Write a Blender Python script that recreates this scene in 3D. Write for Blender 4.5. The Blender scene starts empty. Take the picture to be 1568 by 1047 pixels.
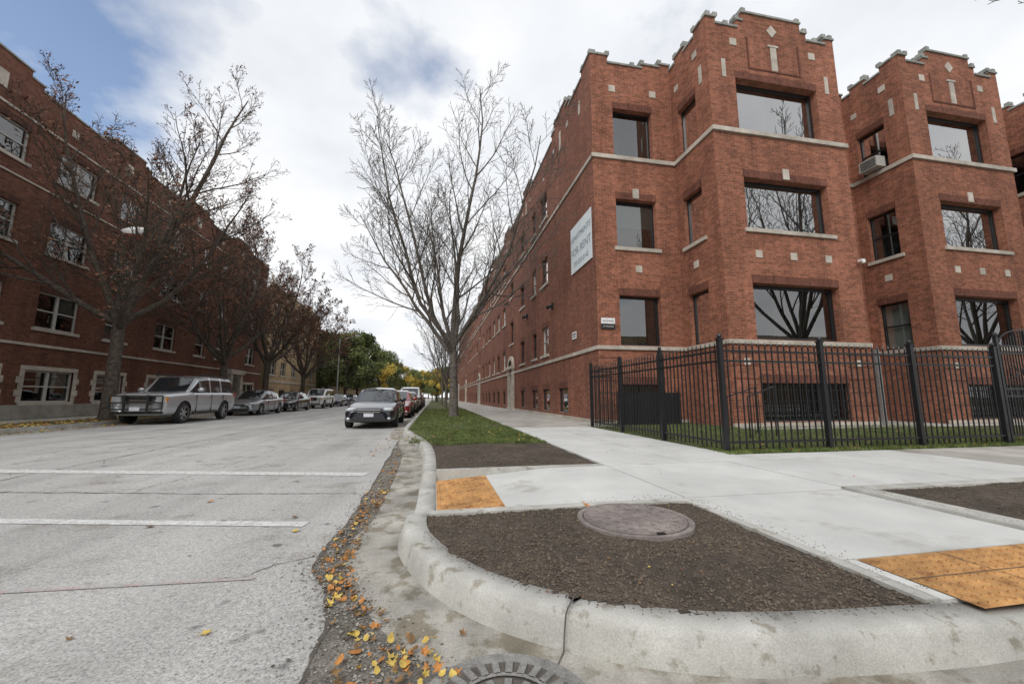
import bpy, math, random
from mathutils import Vector, Matrix, noise as mnoise
R = random.Random(7)
scene = bpy.context.scene
COL = scene.collection

# ------------------------------------------------------------------ materials
def new_mat(name):
    m = bpy.data.materials.new(name); m.use_nodes = True
    nt = m.node_tree
    b = nt.nodes["Principled BSDF"]
    return m, nt, b
def N(nt, t, **kw):
    n = nt.nodes.new(t)
    for k, v in kw.items(): setattr(n, k, v)
    return n
def noise(nt, vec, scale, detail=3, rough=.6):
    n = N(nt, "ShaderNodeTexNoise"); n.inputs["Scale"].default_value = scale
    n.inputs["Detail"].default_value = detail; n.inputs["Roughness"].default_value = rough
    nt.links.new(vec, n.inputs["Vector"]); return n.outputs["Fac"]
def ramp(nt, fac, stops):
    r = N(nt, "ShaderNodeValToRGB"); e = r.color_ramp.elements
    while len(e) < len(stops): e.new(.5)
    for i, (p, c) in enumerate(stops):
        e[i].position = p; e[i].color = (c[0], c[1], c[2], 1) if hasattr(c, "__len__") else (c, c, c, 1)
    nt.links.new(fac, r.inputs[0]); return r.outputs[0]
def mixc(nt, a, b, fac=1., mode='MULTIPLY'):
    m = N(nt, "ShaderNodeMix", data_type='RGBA', blend_type=mode)
    for s, v in ((6, a), (7, b)):
        if isinstance(v, tuple): m.inputs[s].default_value = (*v, 1)
        else: nt.links.new(v, m.inputs[s])
    if isinstance(fac, (int, float)): m.inputs[0].default_value = fac
    else: nt.links.new(fac, m.inputs[0])
    return m.outputs[2]
def bump(nt, b, h, strength=.3, dist=.01):
    n = N(nt, "ShaderNodeBump"); n.inputs["Strength"].default_value = strength
    n.inputs["Distance"].default_value = dist
    nt.links.new(h, n.inputs["Height"]); nt.links.new(n.outputs[0], b.inputs["Normal"])
def coord(nt, kind="Object"):
    return N(nt, "ShaderNodeTexCoord").outputs[kind]
def rough_mat(name, c1, c2, s1=3, rough=.85, fine=120, fine_amt=(.8, 1.1), big=.5, big_amt=(.8, 1.1), bstr=.3, bdist=.005, stain=None):
    m, nt, b = new_mat(name); v = coord(nt)
    c = ramp(nt, noise(nt, v, s1, 4), [(.3, c1), (.7, c2)])
    c = mixc(nt, c, ramp(nt, noise(nt, v, fine, 2, .7), [(.3, fine_amt[0]), (.7, fine_amt[1])]))
    c = mixc(nt, c, ramp(nt, noise(nt, v, big, 3), [(.35, big_amt[0]), (.65, big_amt[1])]))
    if stain: c = mixc(nt, c, ramp(nt, noise(nt, v, stain[0], 4, .65), [(stain[1], stain[2]), (stain[1]+.09, (1., 1., 1.))]))
    nt.links.new(c, b.inputs["Base Color"]); b.inputs["Roughness"].default_value = rough
    bump(nt, b, noise(nt, v, fine, 2, .7), bstr, bdist)
    return m
def flat(name, c, rough=.8, vs=5., var=.35):
    """cheap two-tone material for twigs, leaves, crumbs"""
    m, nt, b = new_mat(name); v = coord(nt)
    c = ramp(nt, noise(nt, v, vs, 1), [(.35, tuple(x*(1-var) for x in c)), (.65, tuple(x*(1+var) for x in c))])
    nt.links.new(c, b.inputs["Base Color"]); b.inputs["Roughness"].default_value = rough
    b.inputs["Specular IOR Level"].default_value = .2
    return m
def plain(name, c, rough=.5, metal=0., coat=0., var=.12, vs=8.):
    m, nt, b = new_mat(name); v = coord(nt)
    col = mixc(nt, c, ramp(nt, noise(nt, v, vs, 2), [(.3, 1 - var), (.7, 1 + var)]))
    nt.links.new(col, b.inputs["Base Color"])
    b.inputs["Roughness"].default_value = rough; b.inputs["Metallic"].default_value = metal
    b.inputs["Coat Weight"].default_value = coat; b.inputs["Coat Roughness"].default_value = .05
    return m
def brick_mat(name, c1, c2, mortar, soldier=False, bw=.25, rh=.085, eff=.14):
    m, nt, b = new_mat(name); uv = coord(nt, "UV")
    mp = N(nt, "ShaderNodeMapping"); nt.links.new(uv, mp.inputs[0])
    if soldier: mp.inputs["Rotation"].default_value = (0, 0, math.pi/2)
    t = N(nt, "ShaderNodeTexBrick"); nt.links.new(mp.outputs[0], t.inputs["Vector"])
    t.inputs["Scale"].default_value = 1; t.inputs["Brick Width"].default_value = bw
    t.inputs["Row Height"].default_value = rh; t.inputs["Mortar Size"].default_value = .011
    t.inputs["Mortar Smooth"].default_value = .3; t.inputs["Bias"].default_value = -.1
    t.inputs["Color1"].default_value = (*c1, 1); t.inputs["Color2"].default_value = (*c2, 1)
    t.inputs["Mortar"].default_value = (*mortar, 1)
    v = coord(nt)
    c = mixc(nt, t.outputs["Color"], ramp(nt, noise(nt, v, .45, 5, .65), [(.3, .76), (.7, 1.15)]))
    c = mixc(nt, c, ramp(nt, noise(nt, v, 7, 3, .7), [(.3, .74), (.72, 1.28)]))
    st = N(nt, "ShaderNodeMapping"); st.inputs["Scale"].default_value = (2.2, 2.2, .12); nt.links.new(v, st.inputs[0])
    c = mixc(nt, c, ramp(nt, noise(nt, st.outputs[0], 1, 4, .7), [(.3, .8), (.6, 1.08)]))
    c = mixc(nt, c, (.46, .36, .29), ramp(nt, noise(nt, v, .9, 5, .75), [(.62, 0.), (.8, eff)]), 'MIX')
    nt.links.new(c, b.inputs["Base Color"]); b.inputs["Roughness"].default_value = .9
    b.inputs["Specular IOR Level"].default_value = .25
    bump(nt, b, t.outputs["Fac"], -.4, .006)
    return m
M = {}
M['brick'] = brick_mat("red_brick", (.205, .070, .040), (.36, .130, .076), (.26, .165, .122))
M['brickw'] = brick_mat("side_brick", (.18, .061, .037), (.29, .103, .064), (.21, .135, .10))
M['soldier'] = brick_mat("soldier_brick", (.125, .043, .029), (.19, .066, .043), (.15, .09, .068), True)
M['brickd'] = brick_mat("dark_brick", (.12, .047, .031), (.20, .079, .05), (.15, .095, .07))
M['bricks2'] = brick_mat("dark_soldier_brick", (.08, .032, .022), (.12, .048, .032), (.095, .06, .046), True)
M['bricky'] = brick_mat("tan_brick", (.42, .30, .17), (.52, .38, .22), (.35, .28, .2))
M['bricky2'] = brick_mat("tan_soldier", (.34, .24, .14), (.42, .30, .18), (.3, .22, .15), True)
M['stone'] = rough_mat("limestone", (.42, .37, .31), (.58, .53, .46), 3, .8, 60, (.85, 1.1), .8, (.75, 1.1))
M['coping'] = rough_mat("coping_stone", (.22, .23, .21), (.38, .38, .35), 4, .8, 60)
M['found'] = rough_mat("foundation", (.30, .28, .25), (.42, .39, .35), 3, .9, 60)
M['roof'] = rough_mat("roof_felt", (.08, .08, .08), (.13, .13, .13), 2)
M['frameb'] = plain("black_window_frame", (.015, .015, .017), .4)
M['framew'] = plain("pale_window_frame", (.45, .44, .41), .5)
M['room'] = plain("dark_room", (.02, .02, .022), .9)
M['blind'] = plain("white_blind", (.6, .6, .57), .8, vs=2, var=.08)
M['curtain'] = plain("grey_curtain", (.13, .15, .14), .9, vs=3, var=.3)
M['board'] = plain("dark_grate", (.012, .012, .014), .5)
M['iron'] = plain("black_iron", (.010, .010, .012), .42, coat=.1)
M['white'] = plain("white_paint", (.75, .75, .74), .5)
M['metal'] = plain("grey_metal", (.32, .33, .33), .45, .6)
def glass_mat(name, refl=.3, tint=(.55, .6, .58)):
    m = bpy.data.materials.new(name); m.use_nodes = True; nt = m.node_tree; nt.nodes.clear()
    o = N(nt, "ShaderNodeOutputMaterial"); mx = N(nt, "ShaderNodeMixShader")
    tr = N(nt, "ShaderNodeBsdfTransparent"); tr.inputs[0].default_value = (*tint, 1)
    gl = N(nt, "ShaderNodeBsdfGlossy"); gl.inputs["Roughness"].default_value = .01
    fr = N(nt, "ShaderNodeFresnel"); fr.inputs[0].default_value = 1.5
    ma = N(nt, "ShaderNodeMath", operation='ADD'); ma.inputs[1].default_value = refl; ma.use_clamp = True
    nt.links.new(fr.outputs[0], ma.inputs[0]); nt.links.new(ma.outputs[0], mx.inputs[0])
    nt.links.new(tr.outputs[0], mx.inputs[1]); nt.links.new(gl.outputs[0], mx.inputs[2])
    bp = N(nt, "ShaderNodeBump"); bp.inputs["Strength"].default_value = .04; bp.inputs["Distance"].default_value = .04
    nt.links.new(noise(nt, coord(nt), .7, 1), bp.inputs["Height"]); nt.links.new(bp.outputs[0], gl.inputs["Normal"])
    nt.links.new(mx.outputs[0], o.inputs[0]); return m
M['glass'] = glass_mat("window_glass", .42, (.38, .42, .42))
M['glassd'] = glass_mat("sash_glass", .13, (.5, .54, .53))
M['glassm'] = glass_mat("dark_window_glass", .17, (.34, .39, .38))
M['carglass'] = plain("car_glass", (.015, .018, .02), .04, 0, 1, 0)
M['walk'] = rough_mat("new_concrete", (.57, .57, .55), (.65, .65, .625), 2.5, .85, 240, (.86, 1.06), .9, (.88, 1.04), .25, .003, (1.7, .31, (.80, .78, .74)))
M['walko'] = rough_mat("old_concrete", (.41, .39, .35), (.51, .485, .445), 2, .9, 160, (.82, 1.1), .5, (.8, 1.06), .3, .004, (1.1, .38, (.78, .76, .72)))
M['curb'] = rough_mat("curb_concrete", (.45, .44, .40), (.59, .58, .54), 5, .85, 120, (.78, 1.08), 1.6, (.80, 1.08), .5, .005, (9, .34, (.64, .60, .54)))
M['gutter'] = rough_mat("gutter_concrete", (.36, .34, .295), (.50, .475, .43), 7, .9, 110, (.74, 1.12), 1.8, (.66, 1.1), .6, .006, (4, .41, (.60, .56, .48)))
M['joint'] = rough_mat("joint_dirt", (.08, .07, .06), (.16, .14, .12), 9, 1)
def road_mat():
    m, nt, b = new_mat("road_surface"); v = coord(nt)
    c = ramp(nt, noise(nt, v, .35, 4, .6), [(.3, (.37, .36, .345)), (.7, (.49, .483, .465))])
    c = mixc(nt, c, ramp(nt, noise(nt, v, 75, 2, .8), [(.30, .46), (.48, 1.), (.72, 1.34)]))
    c = mixc(nt, c, ramp(nt, noise(nt, v, 26, 2, .8), [(.30, .76), (.6, 1.06)]))
    c = mixc(nt, c, ramp(nt, noise(nt, v, 1.3, 6, .7), [(.30, (.66, .62, .56)), (.46, (1., 1., 1.)), (.75, (1.08, 1.08, 1.07))]))
    c = mixc(nt, c, ramp(nt, noise(nt, v, 4.2, 2, .5), [(.26, .38), (.33, 1.)]))
    st = N(nt, "ShaderNodeMapping"); st.inputs["Scale"].default_value = (1.3, .06, 1); nt.links.new(v, st.inputs[0])
    c = mixc(nt, c, ramp(nt, noise(nt, st.outputs[0], 1, 3, .6), [(.3, .82), (.6, 1.05)]))
    nt.links.new(c, b.inputs["Base Color"]); b.inputs["Roughness"].default_value = .9
    bump(nt, b, noise(nt, v, 75, 2, .8), .7, .006); return m
M['road'] = road_mat()
def worn_paint(name, col, lo=.4, hi=.6):
    m, nt, b = new_mat(name); v = coord(nt)
    f = ramp(nt, noise(nt, v, 14, 6, .8), [(lo, 0.), (hi, 1.)])
    c = mixc(nt, (.44, .435, .42), col, f, 'MIX')
    c = mixc(nt, c, ramp(nt, noise(nt, v, 75, 2, .8), [(.32, .68), (.7, 1.1)]))
    nt.links.new(c, b.inputs["Base Color"]); b.inputs["Roughness"].default_value = .85; return m
M['paint'] = worn_paint("worn_white_paint", (.78, .78, .76), .36, .60)
M['pink'] = worn_paint("faded_red_paint", (.52, .35, .34), .45, .66)
M['soil'] = rough_mat("soil", (.065, .050, .037), (.135, .107, .080), 16, 1, 100, (.5, 1.4), 1.8, (.68, 1.25), 1., .02)
M['soilb'] = flat("soil_crumb", (.125, .10, .077), .95, 40, .35)
M['gravel'] = flat("gravel_stone", (.31, .295, .265), .9, 25, .4)
M['dirt'] = rough_mat("gutter_dirt", (.14, .125, .105), (.29, .27, .235), 10, 1, 75, (.5, 1.35), 2, (.72, 1.15), 1., .015)
M['grassg'] = rough_mat("lawn", (.07, .082, .030), (.12, .13, .052), 6, 1, 70, (.6, 1.3), .6, (.75, 1.2), 1., .02)
M['blade'] = flat("grass_blade", (.12, .155, .05), .7, 4, .38)
M['leafy'] = flat("yellow_leaf", (.58, .42, .11), .7, 40, .18)
M['leafo'] = flat("orange_leaf", (.45, .20, .06), .7, 40, .22)
M['leafb'] = flat("brown_leaf", (.21, .125, .06), .8, 40, .3)
M['bark'] = flat("bark", (.085, .07, .057), .95, 9, .3)
M['barkl'] = flat("grey_bark", (.125, .11, .095), .95, 9, .3)
M['tleaf'] = flat("russet_foliage", (.15, .07, .042), .8, 3, .4)
M['fg'] = flat("green_foliage", (.13, .155, .055), .8, 1.2, .4)
M['fd'] = flat("dark_foliage", (.065, .085, .036), .8, 1.2, .4)
M['fy'] = flat("yellow_foliage", (.50, .37, .08), .8, 1.2, .25)
M['pad'] = rough_mat("tactile_orange", (.50, .25, .085), (.66, .36, .13), 12, .75, 160, (.72, 1.15), 3, (.68, 1.1), .3, .004, (7, .38, (.7, .62, .56)))
M['cover'] = rough_mat("manhole_iron", (.20, .168, .155), (.33, .285, .265), 14, .7, 90, (.65, 1.2), 3, (.75, 1.1))
M['cast'] = rough_mat("cast_iron", (.18, .175, .165), (.32, .31, .29), 14, .6, 90, (.7, 1.2), 3, (.8, 1.1))

# ------------------------------------------------------------------ mesh buffer
class MB:
    def __init__(s): s.v = []; s.f = []; s.m = []; s.mats = []
    def mi(s, k):
        if k not in s.mats: s.mats.append(k)
        return s.mats.index(k)
    def poly(s, pts, k):
        i = len(s.v); s.v.extend(tuple(p) for p in pts); s.f.append(tuple(range(i, i+len(pts)))); s.m.append(s.mi(k))
    def mesh(s, vs, fs, k):
        i = len(s.v); s.v.extend(tuple(p) for p in vs); mi = s.mi(k)
        for f in fs: s.f.append(tuple(a+i for a in f)); s.m.append(mi)
    def box(s, x0, x1, y0, y1, z0, z1, k):
        if x0 > x1: x0, x1 = x1, x0
        if y0 > y1: y0, y1 = y1, y0
        if z0 > z1: z0, z1 = z1, z0
        vs = [(x0,y0,z0),(x1,y0,z0),(x1,y1,z0),(x0,y1,z0),(x0,y0,z1),(x1,y0,z1),(x1,y1,z1),(x0,y1,z1)]
        s.mesh(vs, [(0,3,2,1),(4,5,6,7),(0,1,5,4),(1,2,6,5),(2,3,7,6),(3,0,4,7)], k)
    def cyl(s, p, q, r0, r1, n, k, cap=True):
        p = Vector(p); q = Vector(q); d = (q-p).normalized()
        a = d.orthogonal().normalized(); b = d.cross(a)
        vs = []
        for c, r in ((p, r0), (q, r1)):
            for i in range(n):
                t = 2*math.pi*i/n; vs.append(c + a*math.cos(t)*r + b*math.sin(t)*r)
        fs = [(i, (i+1) % n, n+(i+1) % n, n+i) for i in range(n)]
        if cap: fs += [tuple(range(n-1, -1, -1)), tuple(range(n, 2*n))]
        s.mesh(vs, fs, k)
    def ball(s, c, rx, ry, rz, k, n=12, m=7):
        vs = []; fs = []
        for j in range(m+1):
            ph = math.pi*j/m
            for i in range(n):
                t = 2*math.pi*i/n
                vs.append((c[0]+rx*math.sin(ph)*math.cos(t), c[1]+ry*math.sin(ph)*math.sin(t), c[2]+rz*math.cos(ph)))
        for j in range(m):
            for i in range(n):
                fs.append((j*n+i, (j+1)*n+i, (j+1)*n+(i+1) % n, j*n+(i+1) % n))
        s.mesh(vs, fs, k)
    def obj(s, name, parent=None, smooth=False, uv=False):
        me = bpy.data.meshes.new(name); me.from_pydata(s.v, [], s.f)
        for k in s.mats: me.materials.append(M[k] if isinstance(k, str) else k)
        me.polygons.foreach_set("material_index", s.m)
        if smooth: me.polygons.foreach_set("use_smooth", [True]*len(s.f))
        me.update()
        if uv:
            l = me.uv_layers.new(name="UVMap"); data = l.data
            for p in me.polygons:
                n = p.normal; ax, ay, az = abs(n.x), abs(n.y), abs(n.z)
                for li in p.loop_indices:
                    co = me.vertices[me.loops[li].vertex_index].co
                    data[li].uv = (co.y, co.z) if ax >= ay and ax >= az else ((co.x, co.z) if ay >= az else (co.x, co.y))
        o = bpy.data.objects.new(name, me); COL.objects.link(o)
        if parent: o.parent = parent
        return o
def empty(name, loc=(0, 0, 0)):
    e = bpy.data.objects.new(name, None); COL.objects.link(e); e.location = loc; e.empty_display_size = .3; return e

# ------------------------------------------------------------------ facades
class Facade:
    """axis 'X': wall plane x=c, runs along y.  axis 'Y': plane y=c, runs along x. inw=+1/-1 direction into building."""
    def __init__(s, B, axis, c, inw, brick, soldier):
        s.B = B; s.axis = axis; s.c = c; s.inw = inw; s.brick = brick; s.soldier = soldier; s.holes = []
    def P(s, u, d, z):
        return (s.c+s.inw*d, u, z) if s.axis == 'X' else (u, s.c+s.inw*d, z)
    def lb(s, part, u0, u1, d0, d1, z0, z1, k):
        a = s.P(u0, d0, z0); b = s.P(u1, d1, z1)
        s.B[part].box(a[0], b[0], a[1], b[1], z0, z1, k)
    def q(s, part, u0, u1, d, z0, z1, k):
        s.B[part].poly([s.P(u0, d, z0), s.P(u1, d, z0), s.P(u1, d, z1), s.P(u0, d, z1)], k)
    def wall(s, u0, u1, z0, z1):
        us = sorted({u0, u1, *[h[0] for h in s.holes if u0 < h[0] < u1], *[h[1] for h in s.holes if u0 < h[1] < u1]})
        zs = sorted({z0, z1, *[h[2] for h in s.holes if z0 < h[2] < z1], *[h[3] for h in s.holes if z0 < h[3] < z1]})
        for i in range(len(us)-1):
            for j in range(len(zs)-1):
                um = (us[i]+us[i+1])/2; zm = (zs[j]+zs[j+1])/2
                inh = any(h[0] < um < h[1] and h[2] < zm < h[3] for h in s.holes)
                if not inh:
                    s.q('walls', us[i], us[i+1], 0, zs[j], zs[j+1], s.brick)
    def window(s, u0, u1, z0, z1, kind='sash', frame='framew', glass='glassd', depth=.22, lintel=True, sill=True, keyst=False, cover=None, fw=.07):
        s.holes.append((u0, u1, z0, z1)); D = depth+.1
        W = s.B['walls']
        W.poly([s.P(u0,0,z0),s.P(u0,D,z0),s.P(u0,D,z1),s.P(u0,0,z1)], s.brick)
        W.poly([s.P(u1,0,z0),s.P(u1,D,z0),s.P(u1,D,z1),s.P(u1,0,z1)], s.brick)
        W.poly([s.P(u0,0,z1),s.P(u1,0,z1),s.P(u1,D,z1),s.P(u0,D,z1)], s.brick)
        W.poly([s.P(u0,0,z0),s.P(u1,0,z0),s.P(u1,D,z0),s.P(u0,D,z0)], 'stone')
        def fr(a, b, c, d, dd=0, w=fw):
            s.lb('window_frames', a, a+w, depth-.03+dd, depth+.05+dd, c, d, frame)
            s.lb('window_frames', b-w, b, depth-.03+dd, depth+.05+dd, c, d, frame)
            s.lb('window_frames', a+w, b-w, depth-.028+dd, depth+.05+dd, d-w, d, frame)
            s.lb('window_frames', a+w, b-w, depth-.028+dd, depth+.05+dd, c, c+w, frame)
        parts = []
        if kind == 'pic': fr(u0, u1, z0, z1); parts = [(u0, u1)]
        elif kind == 'sash': parts = [(u0, u1)]
        elif kind == 'double': mid = (u0+u1)/2; parts = [(u0, mid), (mid, u1)]
        if kind != 'pic':
            for a, b in parts:
                fr(a, b, z0, z1)
                zm = (z0+z1)/2
                s.lb('window_frames', a+fw, b-fw, depth-.02, depth+.04, zm-.03, zm+.03, frame)
        s.q('window_glass', u0+.01, u1-.01, depth+.02, z0+.01, z1-.01, glass)
        s.lb('interiors', u0-.05, u1+.05, D+.7, D+.72, z0-.05, z1+.05, 'room')
        for uu in (u0-.04, u1+.02): s.lb('interiors', uu, uu+.02, D+.003, D+.7, z0-.05, z1+.05, 'room')
        s.lb('interiors', u0-.04, u1+.04, D+.003, D+.7, z0-.06, z0-.04, 'room')
        s.lb('interiors', u0-.04, u1+.04, D+.003, D+.7, z1+.04, z1+.06, 'room')
        for a, b in parts:
            if cover == 'none': continue
            if cover == 'side':
                s.q('interiors', a+.03, a+(b-a)*.45, D+.03, z0, z1, 'blind'); continue
            if cover == 'dark':
                n = int((b-a)/.12)
                for i in range(n):
                    uu = a+.05+i*.12; o = R.uniform(0, .07)
                    if R.random() < .85: s.B['interiors'].poly([s.P(uu, D+.02+o, z0), s.P(uu+.11, D+.08, z0), s.P(uu+.11, D+.08, z1), s.P(uu, D+.02+o, z1)], 'curtain')
                continue
            r = R.random() if cover is None else {'blind': .1, 'half': .45, 'curt': .75}[cover]
            if r < .28: s.q('interiors', a+.03, b-.03, D+.02, z0, z1, 'blind')
            elif r < .6: s.q('interiors', a+.03, b-.03, D+.02, z0+(z1-z0)*R.uniform(.35, .6), z1, 'blind')
            elif r < .85:
                s.q('interiors', a+.03, a+(b-a)*R.uniform(.2, .45), D+.03, z0, z1, 'curtain')
                s.q('interiors', b-(b-a)*R.uniform(.15, .4), b-.03, D+.03, z0, z1, 'curtain')
        if lintel: s.lb('walls', u0-.02, u1+.02, -.006, .1, z1+.003, z1+.28, s.soldier)
        if sill: s.lb('stone_trim', u0-.12, u1+.12, -.07, .14, z0-.14, z0-.003, 'stone')
        if keyst:
            um = (u0+u1)/2; s.lb('stone_trim', um-.13, um+.13, -.03, .1, z1+.06, z1+.46, 'stone')
    def sq(s, u, z, a=.13, b=None):
        b = b or a; s.lb('stone_trim', u-a, u+a, -.02, .06, z-b, z+b, 'stone')
    def parapet(s, segs, zb, th=.3):
        for (a, b, z) in segs:
            s.lb('walls', a, b, 0, th, zb, z, s.brick)
            s.lb('stone_trim', a-.03, b+.03, -.05, th+.05, z, z+.08, 'coping')
    def knob(s, u, z, w=.09):
        s.lb('stone_trim', u-w, u+w, -.03, .25, z+.08, z+.22, 'coping')
def building(name):
    e = empty(name); B = {k: MB() for k in ('walls', 'stone_trim', 'window_frames', 'window_glass', 'interiors')}
    return e, B
def finish(e, B):
    for k, mb in B.items():
        if mb.v: mb.obj(k, e, uv=True)

# ---- right building ----
e, B = building("red_brick_apartment_building")
G0 = .15
def tower(x0, x1):
    f = Facade(B, 'Y', 11.3, 1, 'brick', 'soldier')
    a, b = x0+1.08, x1-1.05
    f.window(a, b, 10.58, 12.64, 'pic', 'frameb', 'glass', .3, sill=False, cover='side', fw=.11)
    f.window(a, b, 6.87, 8.77, 'pic', 'frameb', 'glass', .3, keyst=True, cover='none', fw=.11)
    f.window(a, b, 3.0, 4.93, 'pic', 'frameb', 'glassm', .3, sill=False, cover='dark', fw=.11)
    f.window(a, b, .3, 1.55, 'pic', 'frameb', 'glassd', .18, cover='none', sill=False)
    for i in range(1, 30): f.lb('window_frames', a+(b-a)*i/30-.008, a+(b-a)*i/30+.008, .06, .076, .3, 1.55, 'board')
    for z in (.6, .95, 1.3): f.lb('window_frames', a, b, .077, .09, z, z+.03, 'board')
    f.wall(x0, x1, G0, 14.3)
    for u in (a+.35, (a+b)/2, b-.3): f.sq(u, 5.96)
    f.sq(x0+.62, 2.25, .11); f.sq(x1-.55, 2.25, .11)
    f.sq(x0+.62, 12.95, .08, .36); f.sq(x1-.55, 12.95, .08, .36)
    m = (x0+x1)/2
    f.sq(m, 13.65, .13, .5); f.lb('stone_trim', m-.22, m+.22, -.035, .07, 14.16, 14.24, 'stone')
    z = 14.85; d = .22
    B['stone_trim'].mesh([(m-d,11.275,z),(m,11.275,z-d*1.2),(m+d,11.275,z),(m,11.275,z+d*1.2),(m-d,11.35,z),(m,11.35,z-d*1.2),(m+d,11.35,z),(m,11.35,z+d*1.2)],
        [(0,1,2,3),(0,4,5,1),(1,5,6,2),(2,6,7,3),(3,7,4,0)], 'stone')
    f.sq(x0+1.1, 14.1, .14); f.sq(x1-1.1, 14.1, .14)
    for (u0, u1, z0, z1) in ((m-1.15, m+1.15, 13.1, 13.16), (m-1.15, m-1.09, 13.16, 14.4), (m+1.09, m+1.15, 13.16, 14.4)):
        f.lb('walls', u0, u1, -.025, .05, z0, z1, 'soldier')
    for z0 in (.78, 1.22, 1.66, 2.1, 2.5):
        for (u0, u1) in ((x0+.005, a-.03), (b+.03, x1-.005)): f.lb('walls', u0, u1, -.008, .05, z0, z0+.05, 'soldier')
    f.parapet([(x0, x0+.42, 14.98), (x0+.42, x0+1.3, 14.72), (x0+1.3, x0+1.55, 15.05), (x0+1.55, x1-1.5, 15.42),
               (x1-1.5, x1-1.25, 15.05), (x1-1.25, x1-.42, 14.72), (x1-.42, x1, 14.98)], 14.3)
    for u, zz in ((x0+.12, 14.98), (x0+.42, 14.98), (x0+1.33, 15.05), (x0+1.65, 15.42), (x1-1.6, 15.42), (x1-1.3, 15.05), (x1-.42, 14.98), (x1-.12, 14.98), (x0+.85, 14.72), (x1-.85, 14.72)): f.knob(u, zz)
    f.lb('stone_trim', x0-.06, x1+.06, -.08, .04, 10.40, 10.56, 'stone')
    f.lb('stone_trim', x0-.05, x1+.05, -.07, .04, 2.83, 2.97, 'stone')
    f.lb('stone_trim', x0-.04, x1+.04, -.06, .04, .152, .27, 'stone')
    for xx, inw in ((x0, 1), (x1, -1)):
        g = Facade(B, 'X', xx, inw, 'brick', 'soldier')
        for (z0, z1, s, cv) in ((10.58, 12.5, False, 'none'), (6.8, 8.75, True, 'none'), (3.0, 4.9, False, 'blind')):
            g.window(12.1, 13.2, z0, z1, 'sash' if xx > 16 else 'pic', 'frameb', 'glassd', .2, sill=s, cover=cv, fw=.06)
        g.wall(11.3, 13.6, G0, 14.3)
        g.sq(11.75, 12.95, .08, .36); g.sq(12.65, 5.95); g.sq(12.0, 14.0, .13); g.sq(13.2, 13.6, .12)
        g.parapet([(11.6, 12.0, 14.98), (12.0, 12.6, 14.72), (12.6, 13.25, 14.95), (13.25, 13.9, 14.72)], 14.3)
        for u, zz in ((12.0, 14.98), (12.65, 14.95), (13.2, 14.95)): g.knob(u, zz)
        g.lb('stone_trim', 11.34, 13.6, -.06, .04, 10.40, 10.56, 'stone')
        g.lb('stone_trim', 11.34, 13.6, -.05, .04, 2.83, 2.97, 'stone')
    B['walls'].box(x0+.3, x1-.3, 11.6, 13.9, 14.25, 14.3, 'roof')
tower(9.4, 15.05); tower(18.25, 23.6); tower(26.8, 32.2)
def wing(x0, x1, wins, first=False):
    f = Facade(B, 'Y', 13.6, 1, 'brick', 'soldier')
    for a, b in wins:
        f.window(a, b, 10.58, 12.64, 'pic', 'frameb', 'glassm', .25, sill=False, cover='curt', fw=.07)
        f.window(a, b, 6.8, 8.77, 'pic', 'frameb', 'glassm', .25, keyst=True, cover='half', fw=.07)
        f.window(a, b, 3.0, 4.9, 'pic', 'frameb', 'glassm', .25, sill=False, cover='curt', fw=.07)
        f.window(a, b, .35, 1.55, 'pic', 'frameb', 'glassd', .15, sill=False, cover='none')
        m = (a+b)/2
        f.sq(m, 5.96); f.sq(a, 13.5, .14); f.sq(b+.1, 13.5, .14)
    f.wall(x0, x1, G0, 14.3)
    f.lb('stone_trim', x0 if not first else x0-.06, x1-.06, -.07, .04, 10.40, 10.56, 'stone')
    f.lb('stone_trim', x0 if not first else x0-.05, x1-.05, -.06, .04, 2.83, 2.97, 'stone')
    f.lb('stone_trim', x0 if not first else x0-.04, x1-.05, -.05, .04, .152, .27, 'stone')
    s0 = x0+.3 if first else x0
    f.parapet([(s0, x0+.75, 14.95), (x0+.75, x1-1.3, 14.62), (x1-1.3, x1-.5, 14.8), (x1-.5, x1, 14.95)], 14.3)
    for u, zz in ((x0+.75, 14.95), (x0+1.85, 14.62), (x1-1.25, 14.8), (x1-.45, 14.95)): f.knob(u, zz)
    for z0 in (.78, 1.22, 1.66, 2.1, 2.5): f.lb('walls', x0+.005, wins[0][0]-.03, -.008, .05, z0, z0+.05, 'soldier')
    return f
fw1 = wing(5.85, 9.4, [(6.75, 8.45)], True)
wing(15.05, 18.25, [(15.8, 17.4)]); wing(23.6, 26.8, [(24.3, 25.9)])
YE = 101.
f = Facade(B, 'X', 5.85, 1, 'brickw', 'soldier')
base_cols = [20.1, 22.6, 25.8, 33.2, 36.4, 39.3]
k = 0
doors = []
while 20.1+22.6*k < YE-6:
    for c in base_cols:
        y = c+22.6*k
        if y+1.5 > YE: continue
        w = 1.35 if c != 22.6 else 1.0
        for (z0, z1) in ((11.0, 12.45), (7.25, 8.75), (3.35, 4.85)):
            f.window(y, y+w, z0, z1, 'sash', 'frameb' if R.random() < .5 else 'framew', 'glassd', .15)
        f.window(y-.1, y+1.3, .4, 1.5, 'pic', 'frameb', 'glassd', .12, sill=False, cover='none')
    yd = 29.4+22.6*k
    if yd+2 < YE:
        f.window(yd+.3, yd+1.6, 8.9, 10.1, 'sash', 'frameb', 'glassd', .15)
        f.window(yd+.3, yd+1.6, 5.2, 6.9, 'sash', 'frameb', 'glassd', .15)
        doors.append(yd)
    k += 1
f.window(17.1, 18.5, .4, 1.5, 'pic', 'frameb', 'glassd', .12, sill=False, cover='none')
for yd in doors: f.holes.append((yd+.3, yd+1.6, .3, 2.9))
f.wall(13.6, YE, G0, 14.3)
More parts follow.
